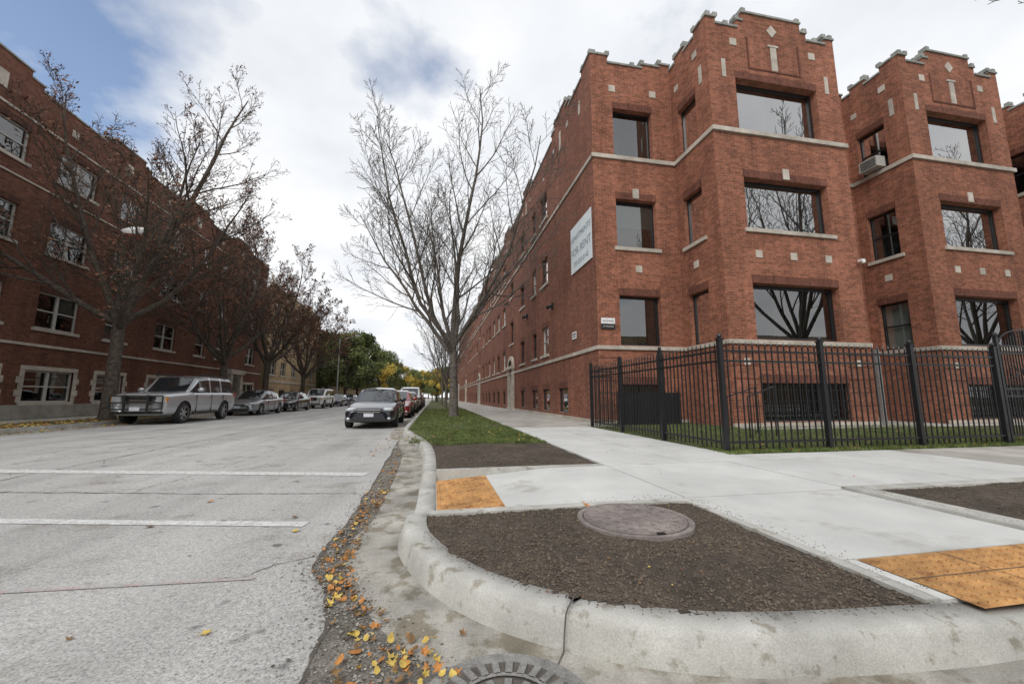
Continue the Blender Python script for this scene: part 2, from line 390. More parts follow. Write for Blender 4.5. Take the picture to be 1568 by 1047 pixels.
for yd in doors:
    f.lb('stone_trim', yd-.05, yd+.3, -.16, .1, .152, 3.2, 'stone'); f.lb('stone_trim', yd+1.6, yd+1.95, -.16, .1, .152, 3.2, 'stone')
    f.lb('interiors', yd+.3, yd+1.6, .25, .3, .15, 2.9, 'frameb')
    f.lb('stone_trim', yd+.3, yd+1.6, -.3, .25, .152, .3, 'stone')
    f.lb('stone_trim', yd-.15, yd+2.05, -.28, .1, 3.2, 3.42, 'stone')
    n = 10
    for i in range(n):
        a0 = math.pi*i/n; a1 = math.pi*(i+1)/n; c = yd+.95
        p = [(c+1.0*math.cos(a0), 3.42+.8*math.sin(a0)), (c+1.0*math.cos(a1), 3.42+.8*math.sin(a1)), (c+.7*math.cos(a1), 3.42+.5*math.sin(a1)), (c+.7*math.cos(a0), 3.42+.5*math.sin(a0))]
        B['stone_trim'].poly([f.P(q[0], -.16, q[1]) for q in p], 'stone')
        B['stone_trim'].poly([f.P(p[0][0], -.16, p[0][1]), f.P(p[1][0], -.16, p[1][1]), f.P(p[1][0], 0, p[1][1]), f.P(p[0][0], 0, p[0][1])], 'stone')
f.lb('stone_trim', 13.6, YE, -.06, .04, 10.40, 10.54, 'stone')
f.lb('stone_trim', 13.6, YE, -.06, .04, 2.83, 2.97, 'stone')
f.lb('stone_trim', 13.6, doors[0]-.06, -.05, .04, .152, .27, 'stone')
segs = [(13.6, 14.6, 14.95), (14.6, 16.2, 14.62)]
y = 16.2; kn = [(13.7, 14.95), (14.5, 14.95), (15.5, 14.62)]
while y < YE-12:
    segs += [(y, y+.5, 14.95), (y+.5, y+2.3, 15.3), (y+2.3, y+2.8, 14.95), (y+2.8, y+7.5, 14.62)]
    kn += [(y+.1, 14.95), (y+.6, 15.3), (y+2.2, 15.3), (y+2.7, 14.95), (y+5.1, 14.62)]
    f.sq(y+1.4, 13.8, .12, .5); f.sq(y+.3, 13.9, .12); f.sq(y+2.5, 13.9, .12); f.sq(y+4.5, 13.5, .12)
    y += 7.5
segs.append((y, YE, 14.62))
f.parapet(segs, 14.3)
for u, z in kn: f.knob(u, z)
f.sq(14.9, 13.5, .1, .3)
B['walls'].box(6.15, 34, 13.9, YE, 14.22, 14.27, 'roof')
B['walls'].box(6.2, 34, YE-.2, YE-.01, .15, 14.2, 'brickw')
B['walls'].box(32.25, 34, 13.62, YE, .15, 14.2, 'brickw')
B['window_frames'].box(15.1, 15.24, 11.16, 11.28, .15, 2.75, 'metal')
B['window_frames'].box(17.0, 17.1, 13.5, 13.58, .15, 14.2, 'metal')
B['window_frames'].box(14.85, 15.0, 11.05, 11.2, 5.9, 5.98, 'white'); B['window_frames'].ball((14.92, 11.06, 5.86), .06, .06, .05, 'white')
ac = B['window_frames']; ac.box(17.85, 18.3, 12.25, 12.95, 10.65, 11.1, 'framew')
for i in range(6): ac.box(17.84, 17.85, 12.3, 12.9, 10.69+i*.065, 10.72+i*.065, 'frameb')
for yy, zz in ((24.9, 6.2), (19.2, 5.6), (32.0, 8.7)):
    mb = B['window_frames']; mb.box(5.72, 5.85, yy-.08, yy+.08, zz-.05, zz+.25, 'frameb'); mb.cyl((5.5, yy, zz), (5.75, yy, zz+.1), .09, .06, 10, 'frameb')
finish(e, B)

# ---- left building ----
e, B = building("dark_brick_apartment_building")
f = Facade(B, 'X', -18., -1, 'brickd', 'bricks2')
cols = [(8.2, 10.3), (12.2, 14.3), (16., 17.3), (18.85, 20.2), (21.7, 23.9), (25.6, 27.2), (29.6, 31.7), (34.1, 35.4), (37., 38.3), (42.5, 44.3)]
for a, b in cols:
    kd = 'double' if b-a > 1.4 else 'sash'
    f.window(a, b, 11.35, 12.85, kd, 'framew', 'glassd', .15)
    f.window(a, b, 7.8, 9.4, kd, 'framew', 'glassd', .15)
    f.window(a, b, 4.25, 5.95, kd, 'framew', 'glassd', .15)
    f.window(a-.1, b+.2, .85, 2.3, kd, 'framew', 'glassd', .12, lintel=False, sill=True)
    for i in range(5):
        wq = .32 if i % 2 else .2
        f.lb('stone_trim', a-.1-wq, a-.1, -.03, .05, .85+i*.29, .85+i*.29+.28, 'stone')
        f.lb('stone_trim', b+.2, b+.2+wq, -.03, .05, .85+i*.29, .85+i*.29+.28, 'stone')
    f.lb('stone_trim', a-.3, b+.4, -.035, .05, 2.31, 2.5, 'stone')
f.holes.append((39.6, 41.0, .15, 3.0))
f.wall(6, 46, .75, 14.6)
f.lb('stone_trim', 39.2, 39.6, -.4, .2, .15, 3.1, 'stone'); f.lb('stone_trim', 41., 41.4, -.4, .2, .15, 3.1, 'stone'); f.lb('stone_trim', 39., 41.6, -.5, .2, 3.1, 3.5, 'stone')
f.lb('interiors', 39.6, 41, .2, .25, .15, 3.0, 'frameb')
f.lb('walls', 6, 39.2, -.06, .3, .1, .75, 'found'); f.lb('walls', 41.4, 46, -.06, .3, .1, .75, 'found')
f.lb('stone_trim', 6, 38.98, -.06, .04, 3.38, 3.5, 'stone'); f.lb('stone_trim', 41.62, 46, -.06, .04, 3.38, 3.5, 'stone')
f.lb('stone_trim', 6, 46, -.05, .04, 13.32, 13.42, 'stone'); f.lb('stone_trim', 6, 46, -.05, .04, 10.56, 10.63, 'stone')
segs = []; y = 6.
while y < 44:
    segs += [(y, y+3.6, 14.95), (y+3.6, y+4.2, 15.2), (y+4.2, y+6.6, 15.5), (y+6.6, min(y+7.2, 46), 15.2)]
    f.sq(y+5.4, 14.3, .3, .35)
    f.sq(y+1.8, 14.1, .18); y += 7.2
segs = [(a, min(b, 46), z) for a, b, z in segs if a < 46]
f.parapet(segs, 14.6)
f.lb('walls', 6, 45.9, .31, 14, 14.3, 14.5, 'roof')
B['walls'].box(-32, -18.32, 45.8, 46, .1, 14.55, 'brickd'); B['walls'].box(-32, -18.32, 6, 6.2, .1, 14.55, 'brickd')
finish(e, B)
# ---- tan building ----
e, B = building("tan_brick_apartment_building")
f = Facade(B, 'X', -18.2, -1, 'bricky', 'bricky2')
for c in (49, 52.2, 56, 59.5, 63.5):
    for z in (3.6, 7.1, 10.4): f.window(c, c+1.7, z, z+1.6, 'double', 'framew', 'glassd', .15)
    f.window(c, c+1.7, .7, 1.9, 'double', 'frameb', 'glassd', .15)
f.wall(48, 67, .15, 13.2)
f.lb('stone_trim', 48, 67, -.06, .04, 2.75, 2.95, 'stone'); f.lb('stone_trim', 48, 67, -.06, .04, 12.5, 12.65, 'stone')
f.parapet([(48, 50, 13.9), (50, 54, 13.6), (54, 56, 14.1), (56, 61, 13.6), (61, 63, 14.1), (63, 67, 13.6)], 13.2)
B['walls'].box(-32, -18.22, 48.003, 48.2, .1, 13.2, 'bricky'); B['walls'].box(-32, -18.22, 66.8, 66.997, .1, 13.2, 'bricky')
f.lb('walls', 48, 67, .31, 14, 13., 13.1, 'roof')
finish(e, B)
def simple_block(name, axis, c, inw, u0, u1, h, bk, sd, dpt=14, step=4.):
    e, B = building(name); f = Facade(B, axis, c, inw, bk, sd)
    u = u0+1.2
    while u+2 < u1:
        for z in (3.5, 7.1, 10.5):
            if z+1.7 < h: f.window(u, u+1.8, z, z+1.6, 'double', 'framew', 'glassd', .15)
        u += step
    f.wall(u0, u1, .1, h); f.parapet([(u0, u1, h+.5)], h)
    f.lb('stone_trim', u0, u1, -.05, .04, 2.8, 3., 'stone')
    f.lb('walls', u0+.01, u1-.01, 1.2, dpt, .1, h-.02, bk)
    finish(e, B)
simple_block("brick_row_building", 'X', 6.5, 1, 106, 150, 12.5, 'brickd', 'bricks2', 14, 5)
simple_block("tan_row_building", 'X', -18.5, -1, 72, 120, 11, 'bricky', 'bricky2', 14, 5)
simple_block("corner_brick_building", 'Y', -24., -1, -40, -14, 11, 'brickd', 'bricks2')
simple_block("corner_brick_building", 'Y', -24., -1, 3, 60, 9, 'bricky', 'bricky2')

# ------------------------------------------------------------------ ground
g = MB(); g.poly([(-700,-500,-.05),(700,-500,-.05),(700,900,-.05),(-700,900,-.05)], 'grassg'); g.obj("ground")
g = MB(); g.poly([(-12.6,-12,0),(60,-12,0),(60,1.55,0),(4,3,0),(0.3,10,0),(0.3,420,0),(-12.6,420,0)], 'road')
g.poly([(-60,-12,0),(-12.6,-12,0),(-12.6,5,0),(-60,5,0)], 'road'); g.obj("road")
g = MB(); g.box(-60, 60, -40, -12, -.04, .15, 'walko'); g.obj("far_pavement")

ctrl = [(-.9,420,.15),(-.9,60,.15),(-.9,30,.15),(-.9,16,.15),(-.88,13.5,.15),(-.82,12.2,.15),(-.62,11,.15),(-.36,9.6,.15),(-.2,8.4,.15),(-.12,7.2,.15),(-.1,6.2,.15),(-.1,5.6,.15),
 (-.1,5.42,.14),(-.1,5.25,.03),(-.1,4.5,.025),(-.12,3.78,.03),(-.15,3.66,.10),(-.18,3.52,.148),(-.185,3.3,.15),(-.16,3.05,.15),(-.08,2.78,.15),(.03,2.52,.15),(.17,2.28,.15),(.36,2.06,.15),
 (.58,1.88,.15),(.86,1.71,.15),(1.17,1.59,.15),(1.45,1.53,.15),(1.75,1.49,.15),(2.1,1.46,.15),(2.35,1.45,.14),(2.8,1.45,.12),(3.6,1.45,.12),(4.2,1.45,.15),(12,1.45,.15),(60,1.45,.15)]
def cr(p0,p1,p2,p3,t):
    return tuple(.5*((2*b)+(-a+c)*t+(2*a-5*b+4*c-d)*t*t+(-a+3*b-3*c+d)*t**3) for a,b,c,d in zip(p0,p1,p2,p3))
pts = []
for i in range(len(ctrl)-1):
    p0 = ctrl[max(i-1,0)]; p1 = ctrl[i]; p2 = ctrl[i+1]; p3 = ctrl[min(i+2,len(ctrl)-1)]
    L = math.dist(p1[:2], p2[:2]); n = 8 if L < 1.6 else 2
    for k in range(n):
        if L > 5 or i in (0, 1, len(ctrl)-2): q = tuple(a+(b-a)*k/n for a, b in zip(p1, p2))
        else: q = cr(p0,p1,p2,p3,k/n)
        pts.append((q[0], q[1], max(.02, min(.15, q[2]))))
pts.append(ctrl[-1])
nor = []
for i in range(len(pts)):
    a = pts[max(i-1,0)]; b = pts[min(i+1,len(pts)-1)]
    t = Vector((b[0]-a[0], b[1]-a[1])).normalized(); nor.append(Vector((t.y, -t.x)))
if nor[5].x > 0: nor = [-n for n in nor]
def off(i, o, z): return (pts[i][0]+nor[i].x*o, pts[i][1]+nor[i].y*o, z)
ji = min(range(len(pts)), key=lambda i: math.dist(pts[i][:2], (.60, 1.87)))
cb = MB(); gp = MB()
for i in range(len(pts)):
    h = pts[i][2]
    wob = .005*mnoise.noise(Vector((pts[i][0]*3, pts[i][1]*3, 0)))+.003*mnoise.noise(Vector((pts[i][0]*14, pts[i][1]*14, 5)))
    if i == ji:
        cb.v += [off(i, .04, .004), off(i, .03, .03), off(i, .002, h*.8), off(i, -.014, h*.9), off(i, -.03, h-.02), off(i, -.15, h-.02), off(i, -.155, h-.1)]
    else:
        cb.v += [off(i, .055, .004), off(i, .045+wob*.6, max(.012, h*.35)), off(i, .022+wob, h*.8), off(i, .008+wob, h*.93+.001), off(i, -.018, h+wob*.3), off(i, -.15, h+.001), off(i, -.155, h-.1)]
    w2 = .02*mnoise.noise(Vector((pts[i][0]*5, pts[i][1]*5, 9)))
    gp.v += [off(i, .40+w2, .003), off(i, .22, .006), off(i, .05, .010)]
for i in range(len(pts)-1):
    for j in range(6): cb.f.append((i*7+j, i*7+j+1, (i+1)*7+j+1, (i+1)*7+j)); cb.m.append(0)
    for j in range(2): gp.f.append((i*3+j, i*3+j+1, (i+1)*3+j+1, (i+1)*3+j)); gp.m.append(0)
cb.mats = ['curb']; gp.mats = ['gutter']
cb.obj("kerb", smooth=True); gp.obj("gutter", smooth=True)
kj = MB(); h = .15
t = Vector((-nor[ji].y, nor[ji].x, 0)); n_ = Vector((nor[ji].x, nor[ji].y, 0)); c = Vector((pts[ji][0], pts[ji][1], 0))
prof = [(.40, .005), (.22, .010), (.062, .014), (.052, .055), (.030, .122), (.014, .145), (-.016, .1535), (-.15, .155)]
for (o0, z0), (o1, z1) in zip(prof[:-1], prof[1:]):
    a = c+n_*(o0+.002)+Vector((0,0,z0)); b = c+n_*(o1+.002)+Vector((0,0,z1)); w = t*.0035
    kj.poly([a-w, a+w, b+w, b-w], 'joint')
kj.obj("kerb_joint")

sw = MB(); GAP = .008
def slabs(xs, ys, k='walk', z=.15):
    for i in range(len(xs)-1):
        for j in range(len(ys)-1):
            sw.box(xs[i]+GAP, xs[i+1]-GAP, ys[j]+GAP, ys[j+1]-GAP, .05, z+R.uniform(-.0015, .0015), k)
slabs([2.38, 3.65, 4.95], [5.40, 7.2, 9.0, 10.9, 12.4])
slabs([2.38, 4.2], [1.6, 2.08, 3.57])
slabs([2.38, 4.3, 6.2, 8.1], [3.57, 5.40]); slabs([4.95, 6.2, 8.1], [5.40, 6.0])
ys = [12.4+1.9*i for i in range(60)]; slabs([2.38, 4.1, 5.84], ys, 'walko', .148)
slabs([8.1+1.9*i for i in range(24)], [3.7, 6.0], 'walko', .148)
sw.box(2.4, 4.9, 1.7, 12.4, .02, .135, 'joint'); sw.box(4.9, 50, 3.7, 6, .02, .134, 'joint'); sw.box(2.4, 5.83, 12.4, 120, .02, .133, 'joint')
def zr(x): return .03+min(1, max(0, (x-.05)/1.5))*.12
X = [.045, .35, .7, 1.1, 1.55, 2.375]
for i in range(len(X)-1):
    sw.poly([(X[i],3.575,zr(X[i])),(X[i+1],3.575,zr(X[i+1])),(X[i+1],5.395,zr(X[i+1])),(X[i],5.395,zr(X[i]))], 'walk')
sw.box(.05, 2.37, 5.40, 5.53, .02, .158, 'curb'); sw.box(.0, 2.37, 3.46, 3.57, .02, .156, 'curb')
sw.box(4.2, 4.42, 1.62, 3.60, .04, .175, 'curb'); sw.box(4.42, 7.4, 3.52, 3.68, .04, .152, 'curb')
sw.box(2.3, 2.375, 1.62, 3.46, .02, .153, 'curb')
sw.obj("sidewalk")

def pad(name, x0, x1, y0, y1, zf, seams=()):
    p = MB(); n = 4
    for i in range(n):
        a = x0+(x1-x0)*i/n; b = x0+(x1-x0)*(i+1)/n
        p.poly([(a,y0,zf(a)+.006),(b,y0,zf(b)+.006),(b,y1,zf(b)+.006),(a,y1,zf(a)+.006)], 'pad')
    st = .058; x = x0+.03
    while x < x1-.02:
        y = y0+.03
        while y < y1-.02:
            z = zf(x)+.006; r0, r1, hh = .014, .009, .009
            vs = []
            for r, zz in ((r0, z), (r1, z+hh)):
                for q in range(6): vs.append((x+r*math.cos(q*math.pi/3), y+r*math.sin(q*math.pi/3), zz))
            p.mesh(vs, [(q, (q+1) % 6, 6+(q+1) % 6, 6+q) for q in range(6)]+[(6,7,8,9,10,11)], 'pad')
            y += st
        x += st
    for (sx0, sx1, sy0, sy1) in seams:
        p.poly([(sx0,sy0,zf(sx0)+.010),(sx1,sy0,zf(sx1)+.010),(sx1,sy1,zf(sx1)+.010),(sx0,sy1,zf(sx0)+.010)], 'joint')
    p.obj(name)
pad("tactile_paving", .05, .68, 3.62, 5.36, zr, [(.05,.68,4.6,4.608)])
pad("tactile_paving", 2.46, 4.15, 1.5, 2.06, lambda x: .151, [(2.46,4.15,1.79,1.796),(3.05,3.056,1.5,2.06),(3.65,3.656,1.5,2.06)])

curb_in = [off(i, -.14, 0) for i in range(len(pts)) if pts[i][1] < 3.47 and pts[i][0] < 2.32]
poly1 = [(p[0], p[1]) for p in curb_in]+[(2.32, 1.62), (2.32, 3.47), (-.02, 3.47)]
def inside(x, y, poly):
    c = False; j = len(poly)-1
    for i in range(len(poly)):
        xi, yi = poly[i]; xj, yj = poly[j]
        if (yi > y) != (yj > y) and x < (xj-xi)*(y-yi)/(yj-yi)+xi: c = not c
        j = i
    return c
def nz(x, y, s): return mnoise.noise(Vector((x*s, y*s, 3.3)))
def crumb(b, x, y, z, r, k='soilb'):
    a = R.uniform(0, 3); vs = []
    for q in range(4): rr = r*R.uniform(.7, 1.2); vs.append((x+rr*math.cos(a+q*1.57), y+rr*math.sin(a+q*1.57), z+R.uniform(-.3,.3)*r))
    vs += [(x, y, z+r*R.uniform(.5, .9)), (x, y, z-r*.6)]
    b.mesh(vs, [(0,1,4),(1,2,4),(2,3,4),(3,0,4),(1,0,5),(2,1,5),(3,2,5),(0,3,5)], k)
def bed(name, poly, step, z0, bulge, crumbs, cs=(.002, .011)):
    x0 = min(p[0] for p in poly); x1 = max(p[0] for p in poly); y0 = min(p[1] for p in poly); y1 = max(p[1] for p in poly)
    cx, cy = (x0+x1)/2, (y0+y1)/2
    def H(x, y):
        q = max(0, 1-((x-cx)/(x1-x0)*2)**2)*max(0, 1-((y-cy)/(y1-y0)*2)**2)
        return z0+bulge*q**.5+.013*nz(x, y, 2.5)+.010*nz(x, y, 8)+.006*nz(x, y, 24)
    b = MB(); nx = int((x1-x0)/step)+1; ny = int((y1-y0)/step)+1; idx = {}
    def vid(i, j):
        if (i, j) not in idx:
            x = x0+i*step; y = y0+j*step; idx[(i, j)] = len(b.v); b.v.append((x, y, H(x, y)))
        return idx[(i, j)]
    b.mi('soil')
    for i in range(nx):
        for j in range(ny):
            x = x0+(i+.5)*step; y = y0+(j+.5)*step
            if inside(x, y, poly) or any(inside(x+dx, y+dy, poly) for dx, dy in ((step,0),(-step,0),(0,step),(0,-step))):
                b.f.append((vid(i,j), vid(i+1,j), vid(i+1,j+1), vid(i,j+1))); b.m.append(0)
    for _ in range(crumbs):
        x = R.uniform(x0, x1); y = y0+(y1-y0)*R.random()**1.25
        if not inside(x, y, poly): continue
        if math.dist((x, y), (1.53, 2.98)) < .44: continue
        if nz(x, y, 3.1) < .0 and R.random() < .6: continue
        r = cs[0]+(cs[1]-cs[0])*R.random()**2.2
        if R.random() < .02: r *= 1.7
        crumb(b, x, y, H(x, y)+r*.3, r)
    b.obj(name, smooth=False)
bed("soil_bed", poly1, .02, .132, .028, 30000)
bed("soil_bed", [(.06,5.54),(2.37,5.54),(2.37,8.35),(1.3,8.5),(-.02,8.3)], .05, .13, .03, 8000, (.003, .014))
bed("soil_bed", [(4.43,1.62),(7.0,1.62),(7.3,3.51),(4.43,3.51)], .05, .135, .03, 6000, (.003, .012))
sp = MB()
for _ in range(1300):
    s_ = R.choice([0, 0, 1, 2, 3, 4])
    if s_ == 0: i = R.randrange(ji-40, ji+50); o = -.15+abs(R.gauss(0, .035)); p = off(i, o, 0); x, y, z = p[0], p[1], .152
    elif s_ == 1: x = 2.38+abs(R.gauss(0, .08)); y = R.uniform(1.7, 3.5); z = .152
    elif s_ == 2: x = R.uniform(.7, 2.3); y = 3.57+abs(R.gauss(0, .10)); z = zr(x)+.002
    elif s_ == 3: x = R.uniform(.1, 2.3); y = 5.45+R.gauss(0, .05); z = .159
    else: x = 4.3+R.gauss(0, .07); y = R.uniform(1.7, 3.5); z = .176 if x > 4.2 else .152
    crumb(sp, x, y, z, R.uniform(.0015, .005))
sp.obj("spilt_soil")

m = MB(); c = (1.53, 2.98)
m.cyl((c[0], c[1], .12), (c[0], c[1], .180), .43, .43, 56, 'cover'); m.cyl((c[0], c[1], .17), (c[0], c[1], .1815), .392, .392, 56, 'joint'); m.cyl((c[0], c[1], .17), (c[0], c[1], .187), .382, .378, 56, 'cover')
for rr in (.1, .2, .3):
    for q in range(int(rr*70)):
        a = q*2*math.pi/int(rr*70); x = c[0]+rr*math.cos(a); y = c[1]+rr*math.sin(a); m.box(x-.012, x+.012, y-.012, y+.012, .186, .193, 'cover')
for q in range(40):
    a = q*2*math.pi/40; x = c[0]+.355*math.cos(a); y = c[1]+.355*math.sin(a); m.box(x-.01, x+.01, y-.01, y+.01, .186, .192, 'cover')
m.box(c[0]-.03, c[0]+.03, c[1]-.395, c[1]-.36, .187, .189, 'board')
m.obj("manhole_cover")
m = MB(); c = (.27, 1.50)
m.cyl((c[0], c[1], -.02), (c[0], c[1], .018), .34, .34, 56, 'cast'); m.cyl((c[0], c[1], .012), (c[0], c[1], .021), .285, .28, 56, 'joint')
for q in range(28):
    a = q*2*math.pi/28
    for r0, r1 in ((.20, .275), (.1, .17)):
        if r1 < .2 and q % 2: continue
        w = .014; ca, sa = math.cos(a), math.sin(a)
        P4 = [(c[0]+r0*ca-w*sa, c[1]+r0*sa+w*ca), (c[0]+r1*ca-w*sa, c[1]+r1*sa+w*ca), (c[0]+r1*ca+w*sa, c[1]+r1*sa-w*ca), (c[0]+r0*ca+w*sa, c[1]+r0*sa-w*ca)]
        m.mesh([(x, y, .018) for x, y in P4]+[(x, y, .03) for x, y in P4], [(4,5,6,7),(0,1,5,4),(1,2,6,5),(2,3,7,6),(3,0,4,7)], 'cast')
for r in (.185, .08):
    for q in range(36):
        a = q*2*math.pi/36; b2 = a+2*math.pi/36
        m.poly([(c[0]+r*math.cos(a), c[1]+r*math.sin(a), .03),(c[0]+r*math.cos(b2), c[1]+r*math.sin(b2), .03),(c[0]+(r+.02)*math.cos(b2), c[1]+(r+.02)*math.sin(b2), .03),(c[0]+(r+.02)*math.cos(a), c[1]+(r+.02)*math.sin(a), .03)], 'cast')
m.obj("storm_drain_cover")

jl = [(-1.3,18),(-.95,14),(-.82,10),(-.79,8.05),(-.75,6.5),(-.72,5.17),(-.72,4.5),(-.72,3.92),(-.77,3.3),(-.77,2.97),(-.62,2.7),(-.5,2.41),(-.46,2.01),(-.5,1.7),(-.4,1.2),(-.2,.8)]
pl = [(-1.28,18),(-.93,14),(-.8,11.5),(-.6,8.5),(-.56,6.5),(-.54,5.17),(-.54,4.5),(-.56,3.92),(-.57,3.4),(-.55,2.9),(-.42,2.5),(-.2,2.1),(.05,1.75),(.25,1.5),(.5,1.2),(.8,.8)]
d = MB()
J = []; Q = []
for i in range(len(jl)-1):
    n = 8
    for k in range(n):
        t = k/n; x = jl[i][0]+(jl[i+1][0]-jl[i][0])*t; y = jl[i][1]+(jl[i+1][1]-jl[i][1])*t
        J.append((x+.05*nz(x, y, 4.)+.03*nz(x, y, 13.), y))
        Q.append((pl[i][0]+(pl[i+1][0]-pl[i][0])*t+.05, pl[i][1]+(pl[i+1][1]-pl[i][1])*t))
for i in range(len(J)-1): d.poly([(J[i][0],J[i][1],.0025),(Q[i][0],Q[i][1],.0025),(Q[i+1][0],Q[i+1][1],.0025),(J[i+1][0],J[i+1][1],.0025)], 'dirt')
d.obj("gutter_dirt")
ck = MB()
def crack(line, w, k='joint', n=10, amp=.03, z=.0055):
    prev = None
    for i in range(len(line)-1):
        for q in range(n):
            t = q/n; x = line[i][0]+(line[i+1][0]-line[i][0])*t; y = line[i][1]+(line[i+1][1]-line[i][1])*t
            tx = line[i+1][0]-line[i][0]; ty = line[i+1][1]-line[i][1]; l = math.hypot(tx, ty)
            o = amp*nz(x+7, y, 3.)+amp*.5*nz(x, y, 14.); nx_, ny_ = -ty/l, tx/l
            ww = w*R.uniform(.3, 1.3)
            a = (x+nx_*(o-ww), y+ny_*(o-ww), z); b = (x+nx_*(o+ww), y+ny_*(o+ww), z)
            if prev: ck.poly([prev[0], prev[1], b, a], k)
            prev = (a, b)
crack([(J[i][0], J[i][1]) for i in range(0, len(J), 4)], .013, n=4, amp=.012)
crack([(-12,7.9),(-4.87,5.85),(-2.3,5.28),(-.8,5.0)], .009, n=40, z=.0045)
crack([(-5.6,5.9),(-5.75,12),(-5.7,60)], .010, n=60, z=.0045, amp=.06)
crack([(-12.4,11.5),(-6,10.4),(-.9,9.8)], .006, n=40, z=.0045)
crack([(-12.4,16),(-6,15.6),(-1.2,15.2)], .008, n=40, z=.0045)
crack([(-.75,3.2),(-1.0,3.05),(-1.1,2.9),(-1.35,2.86)], .003, n=12, z=.0045, amp=.05)
crack([(-3.4,5.5),(-3.2,7.4),(-3.3,9.8)], .004, n=30, z=.0045, amp=.12)
ck.obj("road_crack")
def line(name, a, b, w, k, z=.005):
    m = MB(); n = 24; dx, dy = b[0]-a[0], b[1]-a[1]; l = math.hypot(dx, dy); nx_, ny_ = -dy/l, dx/l
    for i in range(n):
        p = [a[0]+dx*i/n, a[1]+dy*i/n]; q = [a[0]+dx*(i+1)/n, a[1]+dy*(i+1)/n]
        m.poly([(p[0],p[1],z),(q[0],q[1],z),(q[0]+nx_*w,q[1]+ny_*w,z),(p[0]+nx_*w,p[1]+ny_*w,z)], k)
    m.obj(name)
line("crosswalk_line", (-12.2, 8.75), (-.95, 6.08), .24, 'paint')
line("crosswalk_line", (-8, 5.42), (-1.08, 3.86), .13, 'paint')
line("faded_paint_line", (-2.6, 2.93), (-1.05, 2.84), .035, 'pink')

L = MB(); L.box(-12.75, -12.6, 5, 420, -.04, .15, 'curb'); L.box(-14.9, -12.75, 5, 420, -.04, .14, 'grassg')
ys = [5+2*i for i in range(60)]
for i in range(59): L.box(-16.9, -14.9, ys[i]+.006, ys[i+1]-.006, -.04, .15, 'walko')
L.box(-60, -16.9, 5, 420, -.04, .13, 'grassg'); L.obj("left_pavement")
L = MB(); L.poly([(-12.0,5,.003),(-12.6,5,.003),(-12.6,200,.003),(-12.0,200,.003)], 'gutter'); L.obj("left_gutter")
L = MB()
L.poly([(-.74,12.2,.135),(2.37,12.2,.135),(2.37,120,.135),(-.74,120,.135)], 'grassg')
L.poly([(-.04,8.25,.135),(2.37,8.25,.135),(2.37,12.2,.135),(-.66,12.2,.135)], 'grassg')
L.poly([(4.85,6.0,.14),(50,6.0,.14),(50,10.4,.14),(4.85,10.4,.14)], 'grassg'); L.poly([(4.85,10.4,.14),(9.38,10.4,.14),(9.38,13.6,.14),(4.95,13.6,.14)], 'grassg')
L.poly([(7.1,1.62,.14),(50,1.62,.14),(50,3.69,.14),(7.1,3.69,.14)], 'grassg')
L.poly([(9.38,10.4,.142),(50,10.4,.142),(50,13.6,.142),(9.38,13.6,.142)], 'walko')
L.obj("lawn")
def grass(regs):
    m = MB(); m.mi('blade')
    for (x0,x1,y0,y1,n,h) in regs:
        for _ in range(n):
            x = R.uniform(x0,x1); y = y0+(y1-y0)*R.random()**1.4
            if nz(x, y, 1.3) < -.3 and R.random() < .75: continue
            a = R.uniform(0, 6.28); w = R.uniform(.004, .008)*(1+y*.06); hh = h*R.uniform(.5, 1.2); lx = R.uniform(-.03,.03); ly = R.uniform(-.03,.03)
            i = len(m.v); m.v += [(x-w*math.cos(a),y-w*math.sin(a),.132),(x+w*math.cos(a),y+w*math.sin(a),.132),(x+lx,y+ly,.135+hh)]
            m.f.append((i,i+1,i+2)); m.m.append(0)
    m.obj("grass")
grass([(-.0,2.36,8.3,12,13000,.06),(-.72,2.36,12,32,16000,.07),(4.86,14,6.02,6.5,9000,.07),(4.9,16,6.5,11,16000,.07),(4.9,9.3,10.4,13.5,3000,.06),(7.1,12,1.7,3.6,5000,.06),(-.5,.05,8.8,12,900,.05)])

def leafshape(m, x, y, z, r, k, tilt=.35):
    a0 = R.uniform(0, 6.28); n = 10; vs = [(0, 0, 0)]
    lob = [1, .45, .85, .4, .7, .25, .7, .4, .85, .45]
    if R.random() < .45: lob = [1, .7, .55, .5, .45, .4, .45, .5, .55, .7]
    c = R.uniform(.1, .9)
    for i in range(n):
        t = 2*math.pi*i/n; rr = lob[i]*r*R.uniform(.8, 1.1); vs.append((rr*math.cos(t), rr*math.sin(t), c*rr*rr/r*R.uniform(.3, 1.2)))
    Mx = Matrix.Rotation(a0, 3, 'Z') @ Matrix.Rotation(R.uniform(-tilt, tilt), 3, 'X') @ Matrix.Rotation(R.uniform(-tilt, tilt), 3, 'Y')
    vs = [Mx @ Vector(v) for v in vs]; mn = min(v.z for v in vs)
    m.mesh([(v.x+x, v.y+y, v.z-mn+z) for v in vs], [(0, i, i % n+1) for i in range(1, n+1)], k)
lv = MB()
def gut(t):
    i = min(int(t*(len(J)-1)), len(J)-2); return J[i], Q[i]
for _ in range(560):
    t = R.uniform(.18, .72) if R.random() < .82 else R.uniform(.7, .9); a, b = gut(t); s = R.random()**.8
    x = a[0]+(b[0]-a[0])*s; y = a[1]+(b[1]-a[1])*s+R.uniform(-.1, .1)
    leafshape(lv, x, y, .007+R.random()*.010, R.uniform(.010, .034)*(1.3 if R.random() < .1 else 1), R.choice(['leafy','leafb','leafb','leafb','leafo','leafo']), .6)
for _ in range(40): leafshape(lv, R.gauss(-.08, .09), R.gauss(1.86, .1), .01+R.random()*.02, R.uniform(.015, .038), R.choice(['leafy','leafo','leafy','leafb']), .6)
